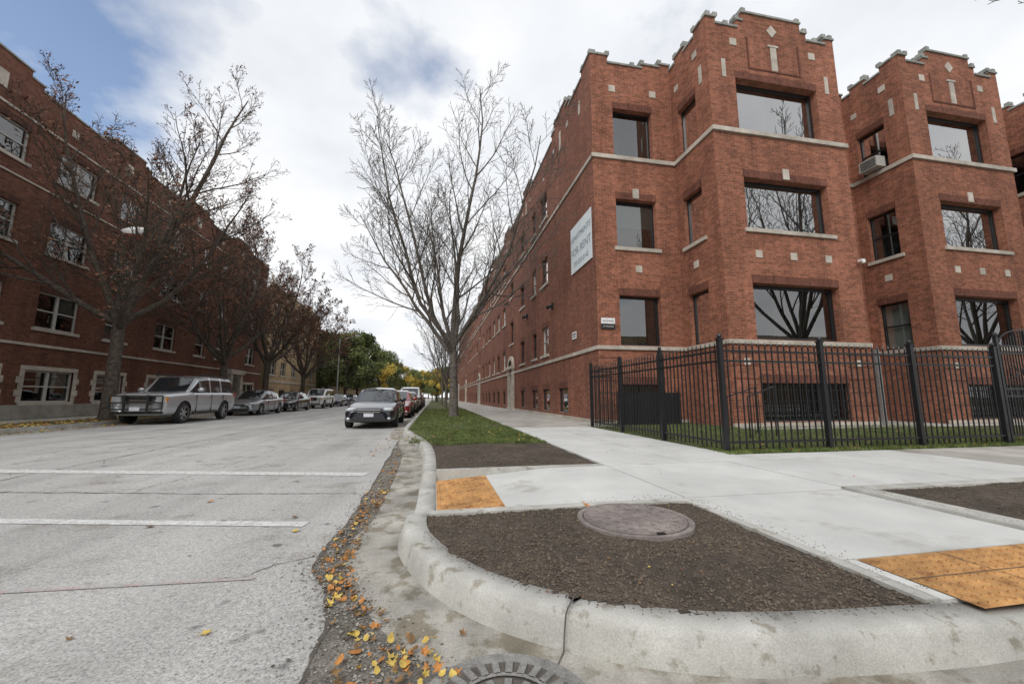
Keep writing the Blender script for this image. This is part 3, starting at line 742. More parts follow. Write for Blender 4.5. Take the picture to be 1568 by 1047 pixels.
for (x, y, r, k) in ((-1.02,2.27,.040,'leafy'),(-2.35,4.1,.06,'leafb'),(-1.22,4.15,.05,'leafo'),(-1.1,3.75,.045,'leafy'),(-2.3,4.9,.05,'leafo'),(-.47,2.62,.05,'leafo'),(-.5,2.5,.045,'leafy'),(-.33,2.12,.05,'leafy'),(-.3,1.98,.045,'leafo')):
    leafshape(lv, x, y, .008, r, k, .15)
leafshape(lv, 1.02, 1.42, .012, .05, 'leafo', .2)
leafshape(lv, .16, 2.02, .015, .03, 'leafb', .4); leafshape(lv, 1.32, 3.42, .165, .05, 'leafo')
for _ in range(40): leafshape(lv, R.uniform(.1, 2.2), R.uniform(1.9, 3.4), .172, R.uniform(.006, .014), R.choice(['leafo','leafb','leafy']))
for _ in range(2600):
    x = -12.7-2.6*R.random()**1.2; y = 9+R.random()**1.3*26; leafshape(lv, x, y, .16, R.uniform(.04, .085), R.choice(['leafy','leafo','leafy','leafb']))
for _ in range(300): leafshape(lv, -12.55+R.random()*.6, 9+R.random()*20, .01, R.uniform(.04, .08), R.choice(['leafy','leafo','leafb']))
for _ in range(520):
    leafshape(lv, R.uniform(-.6, 2.3), 8.6+R.random()**1.5*25, .17, R.uniform(.02, .045), R.choice(['leafy','leafo','leafb','leafb']))
for _ in range(260): leafshape(lv, R.uniform(5, 15), R.choice([R.uniform(6.05, 6.4), R.uniform(6.4, 10)]), .17, R.uniform(.02, .045), R.choice(['leafo','leafb']))
for _ in range(60): leafshape(lv, R.uniform(-1.25, -.9), R.uniform(8, 14.5), .01, R.uniform(.03, .05), R.choice(['leafo','leafb','leafy']))
for _ in range(40): leafshape(lv, R.uniform(2.4, 5.), R.uniform(3.8, 12), .153, R.uniform(.008, .02), R.choice(['leafb','leafb','leafo']))
for _ in range(60): leafshape(lv, R.uniform(-9, -1.2), R.uniform(2.2, 12), .005, R.uniform(.01, .03), 'leafb')
lv.obj("fallen_leaves")
gv = MB()
def stone(m, x, y, z, r, k='gravel'):
    a = R.uniform(0, 3); vs = []
    for q in range(5): rr = r*R.uniform(.7, 1.2); vs.append((x+rr*math.cos(a+q*1.256), y+rr*math.sin(a+q*1.256), z+R.uniform(-.1,.2)*r))
    vs += [(x+r*.1, y, z+r*R.uniform(.4, .8)), (x, y, z-r*.4)]
    m.mesh(vs, [(q, (q+1) % 5, 5) for q in range(5)]+[((q+1) % 5, q, 6) for q in range(5)], k)
for _ in range(5200):
    t = R.uniform(.3, 1.); a, b = gut(t); s = R.gauss(.42, .33); stone(gv, a[0]+(b[0]-a[0])*s+R.uniform(-.04,.04), a[1]+(b[1]-a[1])*s+R.uniform(-.2,.2), .006, R.choice([R.uniform(.0015,.005), R.uniform(.003,.010)]), R.choice(['gravel','gravel','soilb']))
for _ in range(900): stone(gv, -.75+R.gauss(0, .25), R.uniform(1.5, 3.3), .003, R.uniform(.0015, .005))
gv.obj("gravel")

# ------------------------------------------------------------------ fence
def fence():
    e = empty("iron_fence"); pk = MB(); ps = MB()
    def post(x, y, h=2.12, w=.04):
        ps.box(x-w, x+w, y-w, y+w, .13, h, 'iron'); ps.box(x-w-.012, x+w+.012, y-w-.012, y+w+.012, h, h+.025, 'iron'); ps.ball((x, y, h+.065), .042, .042, .045, 'iron', 10, 6)
    def picket(x, y, h=2.02, zb=.2):
        w = .0095; pk.box(x-w, x+w, y-w, y+w, zb, h, 'iron')
        vs = [(x-.019,y,h+.02),(x,y-.019,h+.02),(x+.019,y,h+.02),(x,y+.019,h+.02),(x,y,h+.09),(x,y,h-.01)]
        pk.mesh(vs, [(0,1,4),(1,2,4),(2,3,4),(3,0,4),(1,0,5),(2,1,5),(3,2,5),(0,3,5)], 'iron')
    def run(p, q, n):
        for i in range(1, n):
            t = i/n; picket(p[0]+(q[0]-p[0])*t, p[1]+(q[1]-p[1])*t)
        for z in (1.90, 1.72, .30):
            if abs(q[0]-p[0]) > abs(q[1]-p[1]): ps.box(p[0]+.041, q[0]-.041, p[1]-.017, p[1]+.017, z, z+.035, 'iron')
            else: ps.box(p[0]-.017, p[0]+.017, min(p[1], q[1])+.041, max(p[1], q[1])-.041, z, z+.035, 'iron')
    P = [(5., 12.3), (5., 10.2), (5., 8.2), (5., 6.25)]
    for p in P: post(*p)
    for i in range(3): run(P[i], P[i+1], 15)
    run((5., 12.3), (5.82, 12.3), 6)
    F = [5., 7.15, 9.3, 11.5]
    for x in F[1:]: post(x, 6.25)
    for i in range(3): run((F[i], 6.25), (F[i+1], 6.25), 16)
    F2 = [13.4, 15.6, 17.8, 20., 22.2]
    for x in F2: post(x, 6.25)
    for i in range(4): run((F2[i], 6.25), (F2[i+1], 6.25), 16)
    ps.obj("posts_and_rails", e); pk.obj("pickets", e)
    e2 = empty("iron_gate"); gm = MB()
    for x in (11.62, 13.28): gm.box(x-.03, x+.03, 6.22, 6.28, .15, 2.35, 'iron'); gm.ball((x, 6.25, 2.4), .05, .05, .06, 'iron', 10, 6)
    gm.box(12.43, 12.47, 6.23, 6.27, .2, 2.5, 'iron')
    for z in (.3, 1.1, 1.25, 2.0, 2.15): gm.box(11.65, 13.25, 6.235, 6.265, z, z+.035, 'iron')
    for i in range(1, 20):
        x = 11.65+1.6*i/20; top = 2.15+.35*math.sin(math.pi*i/20); gm.box(x-.009, x+.009, 6.241, 6.259, .3, top, 'iron')
    for i in range(16):
        a = math.pi*i/16; b = math.pi*(i+1)/16
        gm.cyl((12.45-.8*math.cos(a), 6.25, 2.15+.38*math.sin(a)), (12.45-.8*math.cos(b), 6.25, 2.15+.38*math.sin(b)), .016, .016, 6, 'iron')
    for cx in (11.95, 12.3, 12.6, 12.95):
        for i in range(12):
            a = 2*math.pi*i/12; b = 2*math.pi*(i+1)/12
            gm.cyl((cx+.11*math.cos(a), 6.22, 1.62+.11*math.sin(a)), (cx+.11*math.cos(b), 6.22, 1.62+.11*math.sin(b)), .01, .01, 5, 'iron')
    gm.box(12.3, 12.42, 6.2, 6.3, 1.05, 1.25, 'iron')
    gm.obj("gate_leaves", e2)
fence()
m = MB()
def rail(pts_, r=.018):
    for a, b in zip(pts_[:-1], pts_[1:]): m.cyl(a, b, r, r, 7, 'iron')
rail([(7.2,8.2,.15),(7.2,8.2,1.1),(8.3,8.6,1.35),(8.3,8.6,.15)]); rail([(7.3,9.0,.15),(7.3,9.0,1.1),(8.5,9.4,1.35),(8.5,9.4,.15)])
for i in range(5): rail([(7.2+.22*i, 8.2+.08*i, .2), (7.2+.22*i, 8.2+.08*i, 1.1+.05*i)], .009)
m.obj("handrail")
m = MB(); m.box(6.2, 8.6, 12.9, 12.94, .15, 1.25, 'board')
for i in range(20): m.box(6.2+.12*i, 6.22+.12*i, 12.88, 12.9, .15, 1.3, 'iron')
m.obj("basement_railing")

def text(body, size, loc, rot, mat, parent, nm="lettering"):
    c = bpy.data.curves.new(nm, 'FONT'); c.body = body; c.size = size; c.extrude = .001; c.materials.append(M[mat]); c.align_x = 'CENTER'
    o = bpy.data.objects.new(nm, c); COL.objects.link(o); o.parent = parent
    o.matrix_local = Matrix.Translation(loc) @ rot; return o
M['blue'] = plain("sign_blue", (.16, .22, .28), .6); M['sblack'] = plain("sign_black", (.02, .02, .02), .6); M['signw'] = plain("banner_vinyl", (.66, .71, .73), .5, var=.06, vs=2)
e = empty("leasing_banner"); m = MB(); m.box(5.80, 5.83, 13.85, 16.2, 6.4, 8.45, 'signw'); m.obj("panel", e)
rx = Matrix(((0,0,-1,0),(-1,0,0,0),(0,1,0,0),(0,0,0,1)))
for s, z, t in (("APARTMENTS", 7.75, .36), ("FOR RENT", 7.1, .48), ("773-555-0142", 6.62, .30)): text(s, t, (5.795, 15.02, z), rx, 'blue', e)
e = empty("no_loitering_sign"); m = MB(); m.box(5.98, 6.52, 13.56, 13.59, 3.78, 4.0, 'white'); m.box(5.98, 6.52, 13.56, 13.59, 3.58, 3.775, 'sblack'); m.obj("panel", e)
ry = Matrix.Rotation(math.pi/2, 4, 'X'); text("NO LOITERING", .065, (6.25, 13.555, 3.86), ry, 'sblack', e); text("NO TRESPASSING", .055, (6.25, 13.555, 3.66), ry, 'white', e)
e = empty("wall_plaque"); m = MB(); m.box(5.81, 5.83, 15.8, 16.3, 3.55, 3.85, 'white'); m.box(5.805, 5.81, 15.85, 16.25, 3.62, 3.66, 'sblack'); m.box(5.805, 5.81, 15.85, 16.25, 3.72, 3.78, 'sblack'); m.obj("panel", e)

# ------------------------------------------------------------------ trees
def bare_tree(name, seed, trunk_h, r0, limbs, Ls, tilt, bark, nsub=(11, 8, 5), trop=.06, leaves=0, leafk='tleaf', lsz=.05, lean=(0, 0), rmin=.008, ang=(24, 48)):
    rg = random.Random(seed); V = []; F = []; tips = []
    def tube(P, rad, n):
        base = len(V)
        for i, p in enumerate(P):
            d = (P[min(i+1, len(P)-1)]-P[max(i-1, 0)]).normalized()
            a = d.cross(Vector((.37, .9, .2))).normalized(); b = d.cross(a)
            for q in range(n):
                t = 2*math.pi*q/n; V.append(p+(a*math.cos(t)+b*math.sin(t))*rad[i])
        for i in range(len(P)-1):
            for q in range(n): F.append((base+i*n+q, base+i*n+(q+1) % n, base+(i+1)*n+(q+1) % n, base+(i+1)*n+q))
    def br(p, d, L, r, lev):
        ns = (9, 6, 4, 3)[lev-1]; P = [p.copy()]; rad = [r]
        for i in range(ns):
            up = trop*(2.0, 2.2, 1.8, 1.5)[lev-1]
            d = (d+Vector((rg.gauss(0, .10), rg.gauss(0, .10), rg.gauss(0, .06)+up))).normalized()
            p = p+d*(L/ns); P.append(p.copy()); rad.append(max(rmin*.8, r*(1-.86*(i+1)/ns)))
        tube(P, rad, (8, 5, 3, 3)[lev-1])
        if lev == 4 or L < .25: tips.append(P[-1]); tips.append(P[len(P)//2]); return
        k = nsub[lev-1]
        for j in range(k):
            t = .16+.82*(j+rg.random()*.8)/k; t = min(t, .99)
            ii = min(int(t*ns), ns-1); q = P[ii].lerp(P[ii+1], t*ns-ii)
            dd = (P[ii+1]-P[ii]).normalized()
            ax = dd.orthogonal().normalized(); ax = Matrix.Rotation(j*2.4+rg.uniform(-.6, .6), 3, dd) @ ax
            nd = Matrix.Rotation(math.radians(rg.uniform(*ang)), 3, ax) @ dd
            rr = rad[ii]*rg.uniform(.38, .55)
            br(q, nd, L*(1.05-t*.7)*rg.uniform(.38, .56), max(rmin, rr), lev+1)
    tp = [Vector((0, 0, -.1)), Vector((0, 0, .25)), Vector((lean[0]*.4, lean[1]*.4, trunk_h*.5)), Vector((lean[0], lean[1], trunk_h))]
    tube(tp, [r0*1.5, r0*1.12, r0*.95, r0*.85], 12)
    for i in range(limbs):
        az = 2*math.pi*i/limbs+rg.uniform(-.3, .3); ti = math.radians(tilt[i % len(tilt)]+rg.uniform(-4, 4))
        h = trunk_h*rg.uniform(.82, 1.0) if i else trunk_h
        d = Vector((math.sin(ti)*math.cos(az), math.sin(ti)*math.sin(az), math.cos(ti)))
        br(Vector((lean[0]*h/trunk_h, lean[1]*h/trunk_h, h-.1)), d, Ls[i % len(Ls)]*rg.uniform(.95, 1.05), r0*(.55 if i else .72), 1)
    mi = [0]*len(F)
    V = [tuple(v) for v in V]
    for _ in range(leaves):
        t = rg.choice(tips); s = lsz*rg.uniform(.6, 1.3); c = t+Vector((rg.gauss(0, .06), rg.gauss(0, .06), rg.gauss(0, .06)))
        a = Vector((rg.gauss(0,1), rg.gauss(0,1), rg.gauss(0,1))).normalized(); b = a.orthogonal().normalized()
        i = len(V); V += [tuple(c-a*s), tuple(c+b*s*.6), tuple(c+a*s), tuple(c-b*s*.6)]; F.append((i,i+1,i+2,i+3)); mi.append(1)
    me = bpy.data.meshes.new(name); me.from_pydata(V, [], F); me.materials.append(M[bark]); me.materials.append(M[leafk])
    me.polygons.foreach_set("material_index", mi); me.polygons.foreach_set("use_smooth", [m_ == 0 for m_ in mi]); me.update()
    return me
def place(me, name, loc, rz=0, s=1.):
    o = bpy.data.objects.new(name, me); COL.objects.link(o); o.location = loc; o.rotation_euler = (0, 0, rz); o.scale = (s, s, s); return o
# limb 0 = leader; azimuths run from +x anticlockwise, so limbs 4 (left) and 0/1/7 (right) carry the spread seen from the street
tA = bare_tree("bare_tree", 31, 3.6, .20, 8, (12.6, 10.2, 9.0, 10.2, 11.2, 10.0, 8.2, 10.2), (5, 40, 26, 44, 48, 38, 22, 42), 'barkl', (14, 10, 6), .034, 700, 'leafb', .035, (-.1, 0), .009, (26, 52))
tA2 = bare_tree("bare_tree_d", 12, 3.7, .20, 7, (13, 11.5, 11, 12, 11, 11.5, 11), (5, 34, 24, 40, 20, 38, 26), 'barkl', (11, 7, 4), .05, 0, 'leafb', .035, (-.15, 0), .013)
tB = bare_tree("bare_tree_b", 5, 4.4, .24, 8, (12.5, 8.5, 9.5, 8, 9.5, 8, 9, 8.5), (8, 48, 36, 62, 30, 64, 38, 55), 'bark', (13, 9, 6), .035, 11000, 'tleaf', .07, (0, 0), .010)
tC = bare_tree("bare_tree_c", 23, 3.6, .22, 7, (10, 8, 8, 7.5, 8, 8, 8), (8, 48, 38, 55, 44, 52, 35), 'bark', (12, 9, 5), .035, 8000, 'tleaf', .07, (0, 0), .011)
place(tA, "bare_tree", (.95, 20., .13), .15, 1.03)
place(tB, "bare_tree", (-13.4, 19.8, .13), 1.2, 1.02)
place(tC, "bare_tree", (-13.4, 28.8, .13), .4, 1.02)
place(tB, "bare_tree", (-13.4, 35.5, .13), 3.4, .95)
place(tC, "bare_tree", (-13.3, 44.5, .13), 2.4, .95)
place(tA2, "bare_tree", (1.0, 36, .13), 2.0, .62)
place(tA2, "bare_tree", (.9, 49, .13), 4, .6)
place(tA2, "bare_tree", (22.5, 2.6, .13), 1, 1.15)
place(tA2, "bare_tree", (37., 2.6, .13), 2.5, 1.1)
def leafy(name, seed, H, W, k1, k2, n=9000, sz=.19):
    rg = random.Random(seed); m = MB(); m.cyl((0,0,0), (0,0,H*.55), .28, .14, 9, 'bark', False)
    cl = []
    for i in range(34):
        a = rg.uniform(0, 6.28); zz = rg.uniform(.28, 1.); rr = W*math.sin(math.pi*min(1, max(.08, (zz-.15)/.9)))**.7*rg.uniform(.3, 1)
        c = (rr*math.cos(a), rr*math.sin(a), H*zz); cl.append((c, rg.uniform(.6, 1.5)*W/4, rg.choice([k1, k1, k2])))
        m.cyl((0, 0, H*zz*.55), c, .06, .015, 4, 'bark', False)
    for _ in range(n):
        c, r, k = rg.choice(cl)
        v = Vector((rg.gauss(0,1), rg.gauss(0,1), rg.gauss(0,.8))); v = v.normalized()*r*rg.random()**.4
        p = Vector(c)+v; a = Vector((rg.gauss(0,1), rg.gauss(0,1), rg.gauss(0,1))).normalized(); b = a.orthogonal().normalized(); s = sz*rg.uniform(.5, 1.3)
        m.poly([p-a*s, p+b*s*.6, p+a*s, p-b*s*.6], k)
    me = bpy.data.meshes.new(name); me.from_pydata(m.v, [], m.f)
    for k in m.mats: me.materials.append(M[k])
    me.polygons.foreach_set("material_index", m.m); me.update(); return me
g1 = leafy("green_tree", 1, 11, 4.5, 'fg', 'fd'); g2 = leafy("yellow_tree", 2, 11, 4.2, 'fy', 'fg', 8000); g3 = leafy("dark_tree", 3, 12, 4.5, 'fd', 'fg')
for (x, y, me, s) in ((-13,63,g1,.9),(-12.9,72,g3,.95),(-13,83,g1,1.0),(-12.8,95,g2,1.),(-12.6,110,g1,1.1),(.4,74,g2,.5),(.6,88,g2,.6),(.4,102,g1,.6),(.6,118,g2,.8),(-12,130,g2,1.),
    (-6,185,g2,1.1),(2,180,g1,1.1),(-12,175,g2,1.2),(-18,170,g1,1.3),(-16,150,g1,1.2),(5,160,g1,1.1),(-3,210,g2,1.2),(-10,200,g1,1.2),(-17.2,69.5,g1,1.)):
    place(me, "leafy_tree", (x, y, .1), R.uniform(0, 6), s)
m = MB(); vs = []; fs = []
for j in range(7):
    for i in range(10):
        t = 2*math.pi*i/10; ph = math.pi*j/6; rr = .26*math.sin(ph)**.8*(1+.25*math.sin(3*t+j)); vs.append((-12.2+rr*1.5*math.cos(t), 18.2+rr*math.sin(t), 7.75+.22*math.cos(ph)*(1+.3*math.cos(t))))
for j in range(6):
    for i in range(10): fs.append((j*10+i, (j+1)*10+i, (j+1)*10+(i+1) % 10, j*10+(i+1) % 10))
M['bagr'] = plain("bag_red", (.55, .12, .1), .5)
m.mesh(vs, fs[:40], 'white'); m.mesh(vs, fs[40:], 'bagr'); m.obj("plastic_bag", smooth=True)
e = empty("street_lamp"); m = MB(); m.cyl((-.4,80,.1), (-.4,80,9), .11, .07, 10, 'metal'); m.cyl((-.4,80,8.8), (-2.4,80,9.5), .04, .035, 8, 'metal'); m.ball((-2.7,80,9.5), .4, .15, .1, 'metal'); m.obj("pole_and_arm", e)
e = empty("street_lamp"); m = MB(); m.cyl((-13.,58,.1), (-13.,58,9), .11, .07, 10, 'metal'); m.cyl((-13.,58,8.8), (-11.,58,9.5), .04, .035, 8, 'metal'); m.ball((-10.7,58,9.5), .4, .15, .1, 'metal'); m.obj("pole_and_arm", e)

# ------------------------------------------------------------------ cars
M['tyre'] = plain("tyre_rubber", (.02, .02, .02), .85); M['rim'] = plain("alloy_rim", (.5, .5, .5), .3, .9); M['well'] = plain("wheel_well", (.01, .01, .01), .9)
M['lamp'] = plain("headlamp_lens", (.6, .63, .65), .08, .3, 1); M['chrome'] = plain("chrome", (.7, .7, .7), .12, 1., 0, .03); M['trim'] = plain("black_trim", (.02, .02, .02), .5)
M['tail'] = plain("tail_lamp", (.35, .02, .02), .2, 0, 1); M['plate'] = plain("licence_plate", (.6, .62, .66), .5); M['amber'] = plain("amber_lens", (.6, .25, .03), .2, 0, 1)
def loft(rings):
    n = len(rings[0]); vs = [p for r in rings for p in r]; fs = []
    for i in range(len(rings)-1):
        for j in range(n): fs.append((i*n+j, i*n+(j+1) % n, (i+1)*n+(j+1) % n, (i+1)*n+j))
    fs.append(tuple(range(n))); fs.append(tuple(range(len(rings)*n-1, (len(rings)-1)*n-1, -1)))
    return vs, fs
SEDAN = dict(L=4.8, W=.915, body=[(0,.30,.58,.60),(.05,.24,.66,.74),(.25,.2,.72,.85),(.8,.19,.83,.90),(1.35,.19,.93,.915),(2.4,.19,.95,.915),(3.5,.2,.99,.915),(4.1,.22,1.03,.90),(4.55,.26,1.04,.84),(4.75,.3,1.0,.78),(4.8,.4,.9,.7)],
  house=[(1.3,.925,.80,.70),(1.95,1.30,.84,.64),(2.15,1.40,.85,.62),(2.75,1.46,.85,.61),(2.83,1.46,.85,.61),(3.4,1.43,.85,.61),(3.48,1.42,.85,.61),(3.75,1.33,.83,.62),(4.35,1.06,.76,.66)], belt=.93, wheels=(.95, 3.72), wr=.325)
SUV = dict(L=5.15, W=1.0, body=[(0,.42,1.0,.80),(.05,.36,1.10,.90),(.2,.32,1.16,.96),(.9,.30,1.21,.985),(1.5,.30,1.24,1.0),(2.6,.30,1.26,1.0),(4.2,.30,1.27,1.0),(4.9,.33,1.27,.98),(5.08,.38,1.25,.95),(5.15,.45,1.15,.90)],
  house=[(1.5,1.23,.88,.80),(1.9,1.62,.92,.77),(2.1,1.82,.92,.76),(2.85,1.92,.92,.76),(2.96,1.92,.92,.76),(3.75,1.92,.92,.76),(3.88,1.92,.92,.76),(4.75,1.90,.92,.76),(4.90,1.86,.92,.76),(5.08,1.30,.90,.80)], belt=1.24, wheels=(1.0, 4.05), wr=.41)
def car(name, spec, paintcol, x, y, metal=.4, suv=False, sc=1., guard=False):
    pm = plain(name+"_paint", paintcol, .28, metal, 1, .03)
    e = empty(name, (x, y, 0)); W = spec['W']; Ln = spec['L']; e.scale = (sc, sc, sc)
    rings = []
    for (yy, zb, zt, w) in spec['body']:
        h = [(0, zb), (.80*w, zb), (.96*w, zb+.07), (w, zb+.38*(zt-zb)), (w*.985, zt-.16), (w*.93, zt-.03), (w*.72, zt+.015), (0, zt+.035)]
        rings.append([(a, yy, b) for a, b in h]+[(-a, yy, b) for a, b in h[-2:0:-1]])
    vs, fs = loft(rings); mb = MB(); mb.mesh(vs, fs, pm); b = mb.obj("body", None, smooth=True)
    ss = b.modifiers.new("s", 'SUBSURF'); ss.levels = 2; ss.render_levels = 2
    cut = MB()
    for wy in spec['wheels']: cut.cyl((-1.3, wy, spec['wr']), (1.3, wy, spec['wr']), spec['wr']*1.15, spec['wr']*1.15, 32, 'well')
    co = cut.obj("cut"); bo = b.modifiers.new("b", 'BOOLEAN'); bo.operation = 'DIFFERENCE'; bo.object = co; bo.solver = 'EXACT'
    try: bo.material_mode = 'TRANSFER'
    except Exception: pass
    dg = bpy.context.evaluated_depsgraph_get(); me = bpy.data.meshes.new_from_object(b.evaluated_get(dg))
    b.modifiers.clear(); b.data = me; bpy.data.objects.remove(co); b.parent = e
    gh = MB(); hr = []
    for (yy, zt, wb, wt) in spec['house']:
        zb = spec['belt']-.05
        h = [(wb, zb), ((wb*.35+wt*.65), zb+(zt-zb)*.78), (wt, zt-.045*min(1, (zt-zb)*3)), (wt*.86, zt), (0, zt+.02)]
        hr.append([(a, yy, b2) for a, b2 in h]+[(-a, yy, b2) for a, b2 in h[-2::-1]])
    nh = len(hr[0]); hs_ = spec['house']; nS = len(hs_)
    for i in range(nS-1):
        for j in range(nh-1):
            short = .05 < hs_[i+1][0]-hs_[i][0] < .14
            front = i < 2; rear = i >= nS-2
            jj = j if j < 4 else 7-j
            if jj == 3: k = 'carglass' if (front or rear) else pm
            elif jj == 0: k = pm if short else 'carglass'
            elif jj == 1: k = pm if short or front or rear else 'carglass'
            else: k = pm
            gh.poly([hr[i][j], hr[i+1][j], hr[i+1][j+1], hr[i][j+1]], k)
    gh.poly(hr[0], 'carglass'); gh.poly(hr[-1][::-1], 'carglass')
    gh.obj("cabin", e)
    wm = MB(); wr = spec['wr']
    for sx in (-1, 1):
        for wy in spec['wheels']:
            xo = sx*(W-.01); n = 30
            prof = [(0, wr*.6), (0, wr*.66), (-.005, wr*.72), (0.0, wr*.92), (-.03, wr), (-.19, wr), (-.22, wr*.9), (-.22, wr*.5)]
            vs = []
            for (dx, r) in prof:
                for i in range(n): t = 2*math.pi*i/n; vs.append((xo+sx*dx, wy+r*math.cos(t), wr+r*math.sin(t)))
            for j in range(len(prof)-1):
                ff = [(j*n+i, j*n+(i+1) % n, (j+1)*n+(i+1) % n, (j+1)*n+i) for i in range(n)]
                wm.mesh(vs, ff, 'rim' if j == 0 else 'tyre')
            wm.cyl((xo-sx*.08, wy, wr), (xo-sx*.075, wy, wr), wr*.64, wr*.64, 24, 'trim')
            wm.cyl((xo-sx*.07, wy, wr), (xo-sx*.012, wy, wr), wr*.16, wr*.13, 12, 'rim')
            for q in range(6):
                t = q*math.pi/3+.2; ca, sa = math.cos(t), math.sin(t); r0, r1, w = wr*.12, wr*.63, wr*.09
                off_ = xo-sx*.02
                p4 = [(wy+r0*ca-w*sa, wr+r0*sa+w*ca), (wy+r1*ca-w*1.2*sa, wr+r1*sa+w*1.2*ca), (wy+r1*ca+w*1.2*sa, wr+r1*sa-w*1.2*ca), (wy+r0*ca+w*sa, wr+r0*sa-w*ca)]
                wm.mesh([(off_, a, b2) for a, b2 in p4]+[(off_-sx*.04, a, b2) for a, b2 in p4], [(0,1,2,3),(0,1,5,4),(1,2,6,5),(2,3,7,6),(3,0,4,7)], 'rim')
    wm.obj("wheels", e)
    d = MB()
    if suv:
        d.box(-.52, .52, -.02, .1, .76, 1.05, 'trim')
        for z in (.76, .88, 1.02): d.box(-.54, .54, -.035, .02, z, z+.035, 'chrome')
        for s in (-1, 1):
            d.box(s*.56, s*.84, -.005, .18, .80, 1.05, 'lamp'); d.box(s*.80, s*.90, .05, .28, .82, 1.03, 'amber')
            d.cyl((s*.68, -.02, .50), (s*.68, .05, .50), .07, .07, 12, 'lamp')
            d.box(s*.77, s*.82, 2.1, 4.6, 1.95, 1.99, 'trim'); d.box(s*.77, s*.82, 2.2, 2.25, 1.88, 1.95, 'trim'); d.box(s*.77, s*.82, 4.4, 4.45, 1.88, 1.95, 'trim')
            d.box(s*.98, s*1.04, 1.5, 3.55, .36, .42, 'trim')
        if guard:
            for s in (-1, 1): d.box(s*.34, s*.40, -.16, -.09, .42, 1.10, 'trim')
            for z in (.58, .82, 1.06): d.cyl((-.84, -.125, z), (.84, -.125, z), .026, .026, 8, 'trim')
            for s in (-1, 1): d.cyl((s*.84, -.125, .58), (s*.84, -.125, 1.06), .026, .026, 8, 'trim')
        d.box(-.8, .8, -.03, .1, .40, .50, 'trim')
        mz, my = 1.32, 1.80
    else:
        d.box(-.36, .36, -.02, .1, .52, .66, 'trim'); d.box(-.37, .37, -.03, .05, .64, .665, 'chrome'); d.box(-.37, .37, -.028, .05, .575, .59, 'chrome')
        d.box(-.55, .55, -.01, .1, .27, .38, 'trim')
        for s in (-1, 1):
            d.ball((s*.62, .16, .66), .19, .17, .075, 'lamp'); d.ball((s*.66, .06, .36), .07, .05, .05, 'lamp')
        mz, my = 1.0, 1.72
    gy = -.17 if guard else -.04
    d.box(-.16, .16, gy, gy+.02, .52 if suv else .42, .66 if suv else .54, 'plate')
    for s in (-1, 1):
        d.ball((s*(W+.08), my, mz), .12, .06, .09, pm); d.box(s*(W-.1), s*(W+.05), my-.02, my+.02, mz-.05, mz, 'trim')
        zt = spec['belt']
        for yy in (spec['house'][2][0]-.35, spec['house'][3][0]+.04, spec['house'][5][0]+.1):
            d.box(s*(W-.03), s*(W+.002), yy, yy+.012, .35, zt-.12, 'trim')
        for yy in (spec['house'][3][0]-.25, spec['house'][5][0]-.15): d.box(s*(W-.03), s*(W+.015), yy, yy+.2, zt-.2, zt-.16, pm if not suv else 'chrome')
        d.box(s*(W-.22), s*(W-.04), Ln-.22, Ln-.02, zt-.22, zt-.02, 'tail')
    d.obj("trim_and_lamps", e)
    return e
car("silver_suv", SUV, (.50, .52, .54), -11.4, 18.3, .5, True, 1.07, True)
car("black_sedan", SEDAN, (.016, .018, .028), -2.2, 14.6, .2)
car("red_sedan", SEDAN, (.30, .02, .025), -2.05, 21.2, .2)
car("dark_sedan", SEDAN, (.05, .055, .06), -2.0, 27.2, .3)
car("white_suv", SUV, (.6, .6, .6), -2.05, 33.4, .1, True)
car("grey_sedan", SEDAN, (.06, .07, .09), -2.0, 40.4, .3)
car("red_sedan", SEDAN, (.25, .03, .03), -2.0, 47, .3)
car("silver_sedan", SEDAN, (.30, .32, .33), -11.3, 26.2, .4, False, 1.05)
car("dark_sedan", SEDAN, (.02, .022, .025), -11.3, 32.6, .3, False, 1.05)
car("white_suv", SUV, (.72, .72, .71), -11.35, 40.6, .1, True)
car("dark_sedan", SEDAN, (.04, .045, .06), -11.3, 48.5, .3)
car("silver_sedan", SEDAN, (.3, .3, .3), -11.3, 55.5, .3)

# ------------------------------------------------------------------ world, sun, camera
w = bpy.data.worlds.new("World"); scene.world = w; w.use_nodes = True; nt = w.node_tree; nt.nodes.clear()
out = N(nt, "ShaderNodeOutputWorld"); bg = N(nt, "ShaderNodeBackground"); sky = N(nt, "ShaderNodeTexSky")
sky.sky_type = 'NISHITA'; sky.sun_disc = False
SUN_EL, SUN_AZ = math.radians(42), math.radians(215)
sky.sun_elevation = SUN_EL; sky.sun_rotation = SUN_AZ
tc = N(nt, "ShaderNodeTexCoord"); sep = N(nt, "ShaderNodeSeparateXYZ"); nt.links.new(tc.outputs["Generated"], sep.inputs[0])
def math_(op, a, b=None, clamp=False):
    n = N(nt, "ShaderNodeMath", operation=op); n.use_clamp = clamp
    for i, v in enumerate((a, b)):
        if v is None: continue
        if isinstance(v, (int, float)): n.inputs[i].default_value = v
        else: nt.links.new(v, n.inputs[i])
    return n.outputs[0]
zc = math_('ADD', math_('MAXIMUM', sep.outputs[2], 0), .25)
cmb = N(nt, "ShaderNodeCombineXYZ"); nt.links.new(math_('DIVIDE', sep.outputs[0], zc), cmb.inputs[0]); nt.links.new(math_('DIVIDE', sep.outputs[1], zc), cmb.inputs[1])
n1 = noise(nt, cmb.outputs[0], 2.6, 6, .54); n2 = noise(nt, cmb.outputs[0], 1.9, 5, .5)
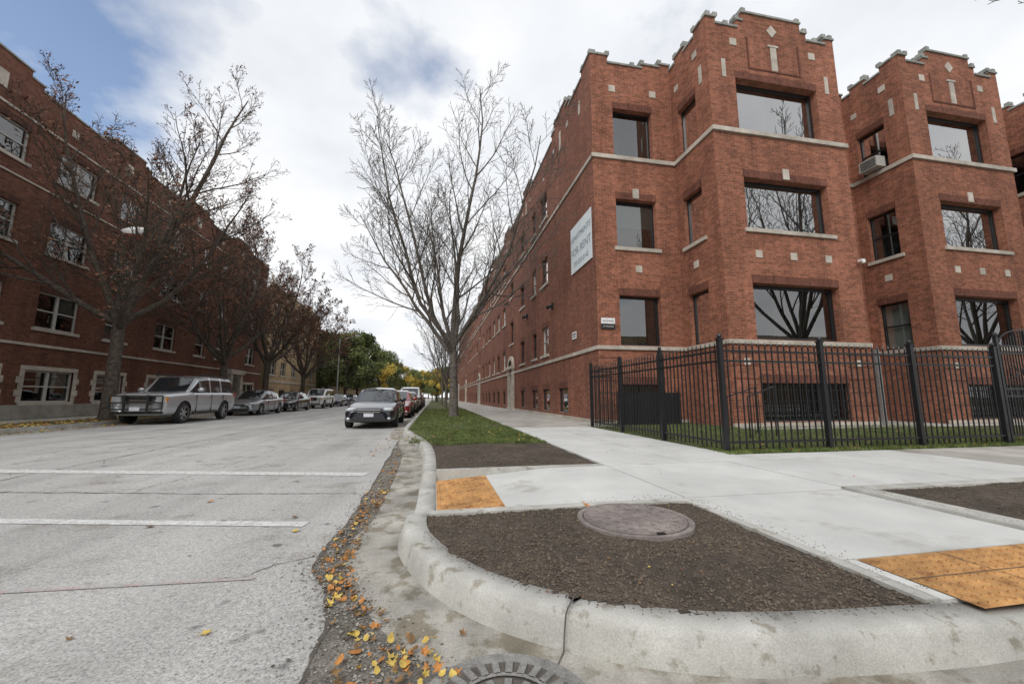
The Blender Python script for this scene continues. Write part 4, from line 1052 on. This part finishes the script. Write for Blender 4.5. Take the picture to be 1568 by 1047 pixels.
def blob(d, r0, r1, amt):
    dd = Vector(d).normalized(); vm = N(nt, "ShaderNodeVectorMath", operation='DOT_PRODUCT'); nt.links.new(tc.outputs["Generated"], vm.inputs[0]); vm.inputs[1].default_value = dd
    mr = N(nt, "ShaderNodeMapRange"); mr.inputs[1].default_value = math.cos(math.radians(r1)); mr.inputs[2].default_value = math.cos(math.radians(r0)); mr.inputs[3].default_value = 0; mr.inputs[4].default_value = amt
    nt.links.new(vm.outputs["Value"], mr.inputs[0]); return mr.outputs[0]
bl = math_('ADD', blob((-1.0, .93, .86), 4, 24, .36), blob((-.06, .86, .79), 0, 9, .24))
cov = math_('SUBTRACT', math_('ADD', n1, .17), bl)
mask = ramp(nt, cov, [(.30, .10), (.40, .5), (.54, 1.)])
cloud = ramp(nt, n2, [(.32, (7.8, 8.05, 8.5)), (.50, (9.3, 9.45, 9.7)), (.64, (10.4, 10.4, 10.45))])
hz = ramp(nt, sep.outputs[2], [(0., (1.10, 1.10, 1.10)), (.35, (1.06, 1.06, 1.06)), (.9, (.93, .945, .965))])
cloud = mixc(nt, cloud, hz)
skyc = mixc(nt, sky.outputs[0], (1.7, 1.8, 1.9))
fin = mixc(nt, skyc, cloud, mask, 'MIX')
nt.links.new(fin, bg.inputs[0]); bg.inputs[1].default_value = .1
nt.links.new(bg.outputs[0], out.inputs[0])
sd = bpy.data.lights.new("sun", 'SUN'); sd.energy = 1.8; sd.angle = math.radians(35); sd.color = (1, .97, .92)
so = bpy.data.objects.new("sun", sd); COL.objects.link(so)
dv = Vector((math.sin(SUN_AZ)*math.cos(SUN_EL), math.cos(SUN_AZ)*math.cos(SUN_EL), math.sin(SUN_EL)))
so.rotation_euler = dv.to_track_quat('Z', 'Y').to_euler(); so.location = dv*50
cam = bpy.data.cameras.new("camera"); cob = bpy.data.objects.new("camera", cam); COL.objects.link(cob)
cam.sensor_width = 36; cam.lens = 14.0; cam.clip_end = 2000; cam.clip_start = .05
cob.location = (0, 0, 1.1); cob.rotation_euler = (math.radians(90+7.84), 0, math.radians(-10.94))
scene.camera = cob
scene.view_settings.view_transform = 'Standard'; scene.view_settings.look = 'None'; scene.view_settings.exposure = 0
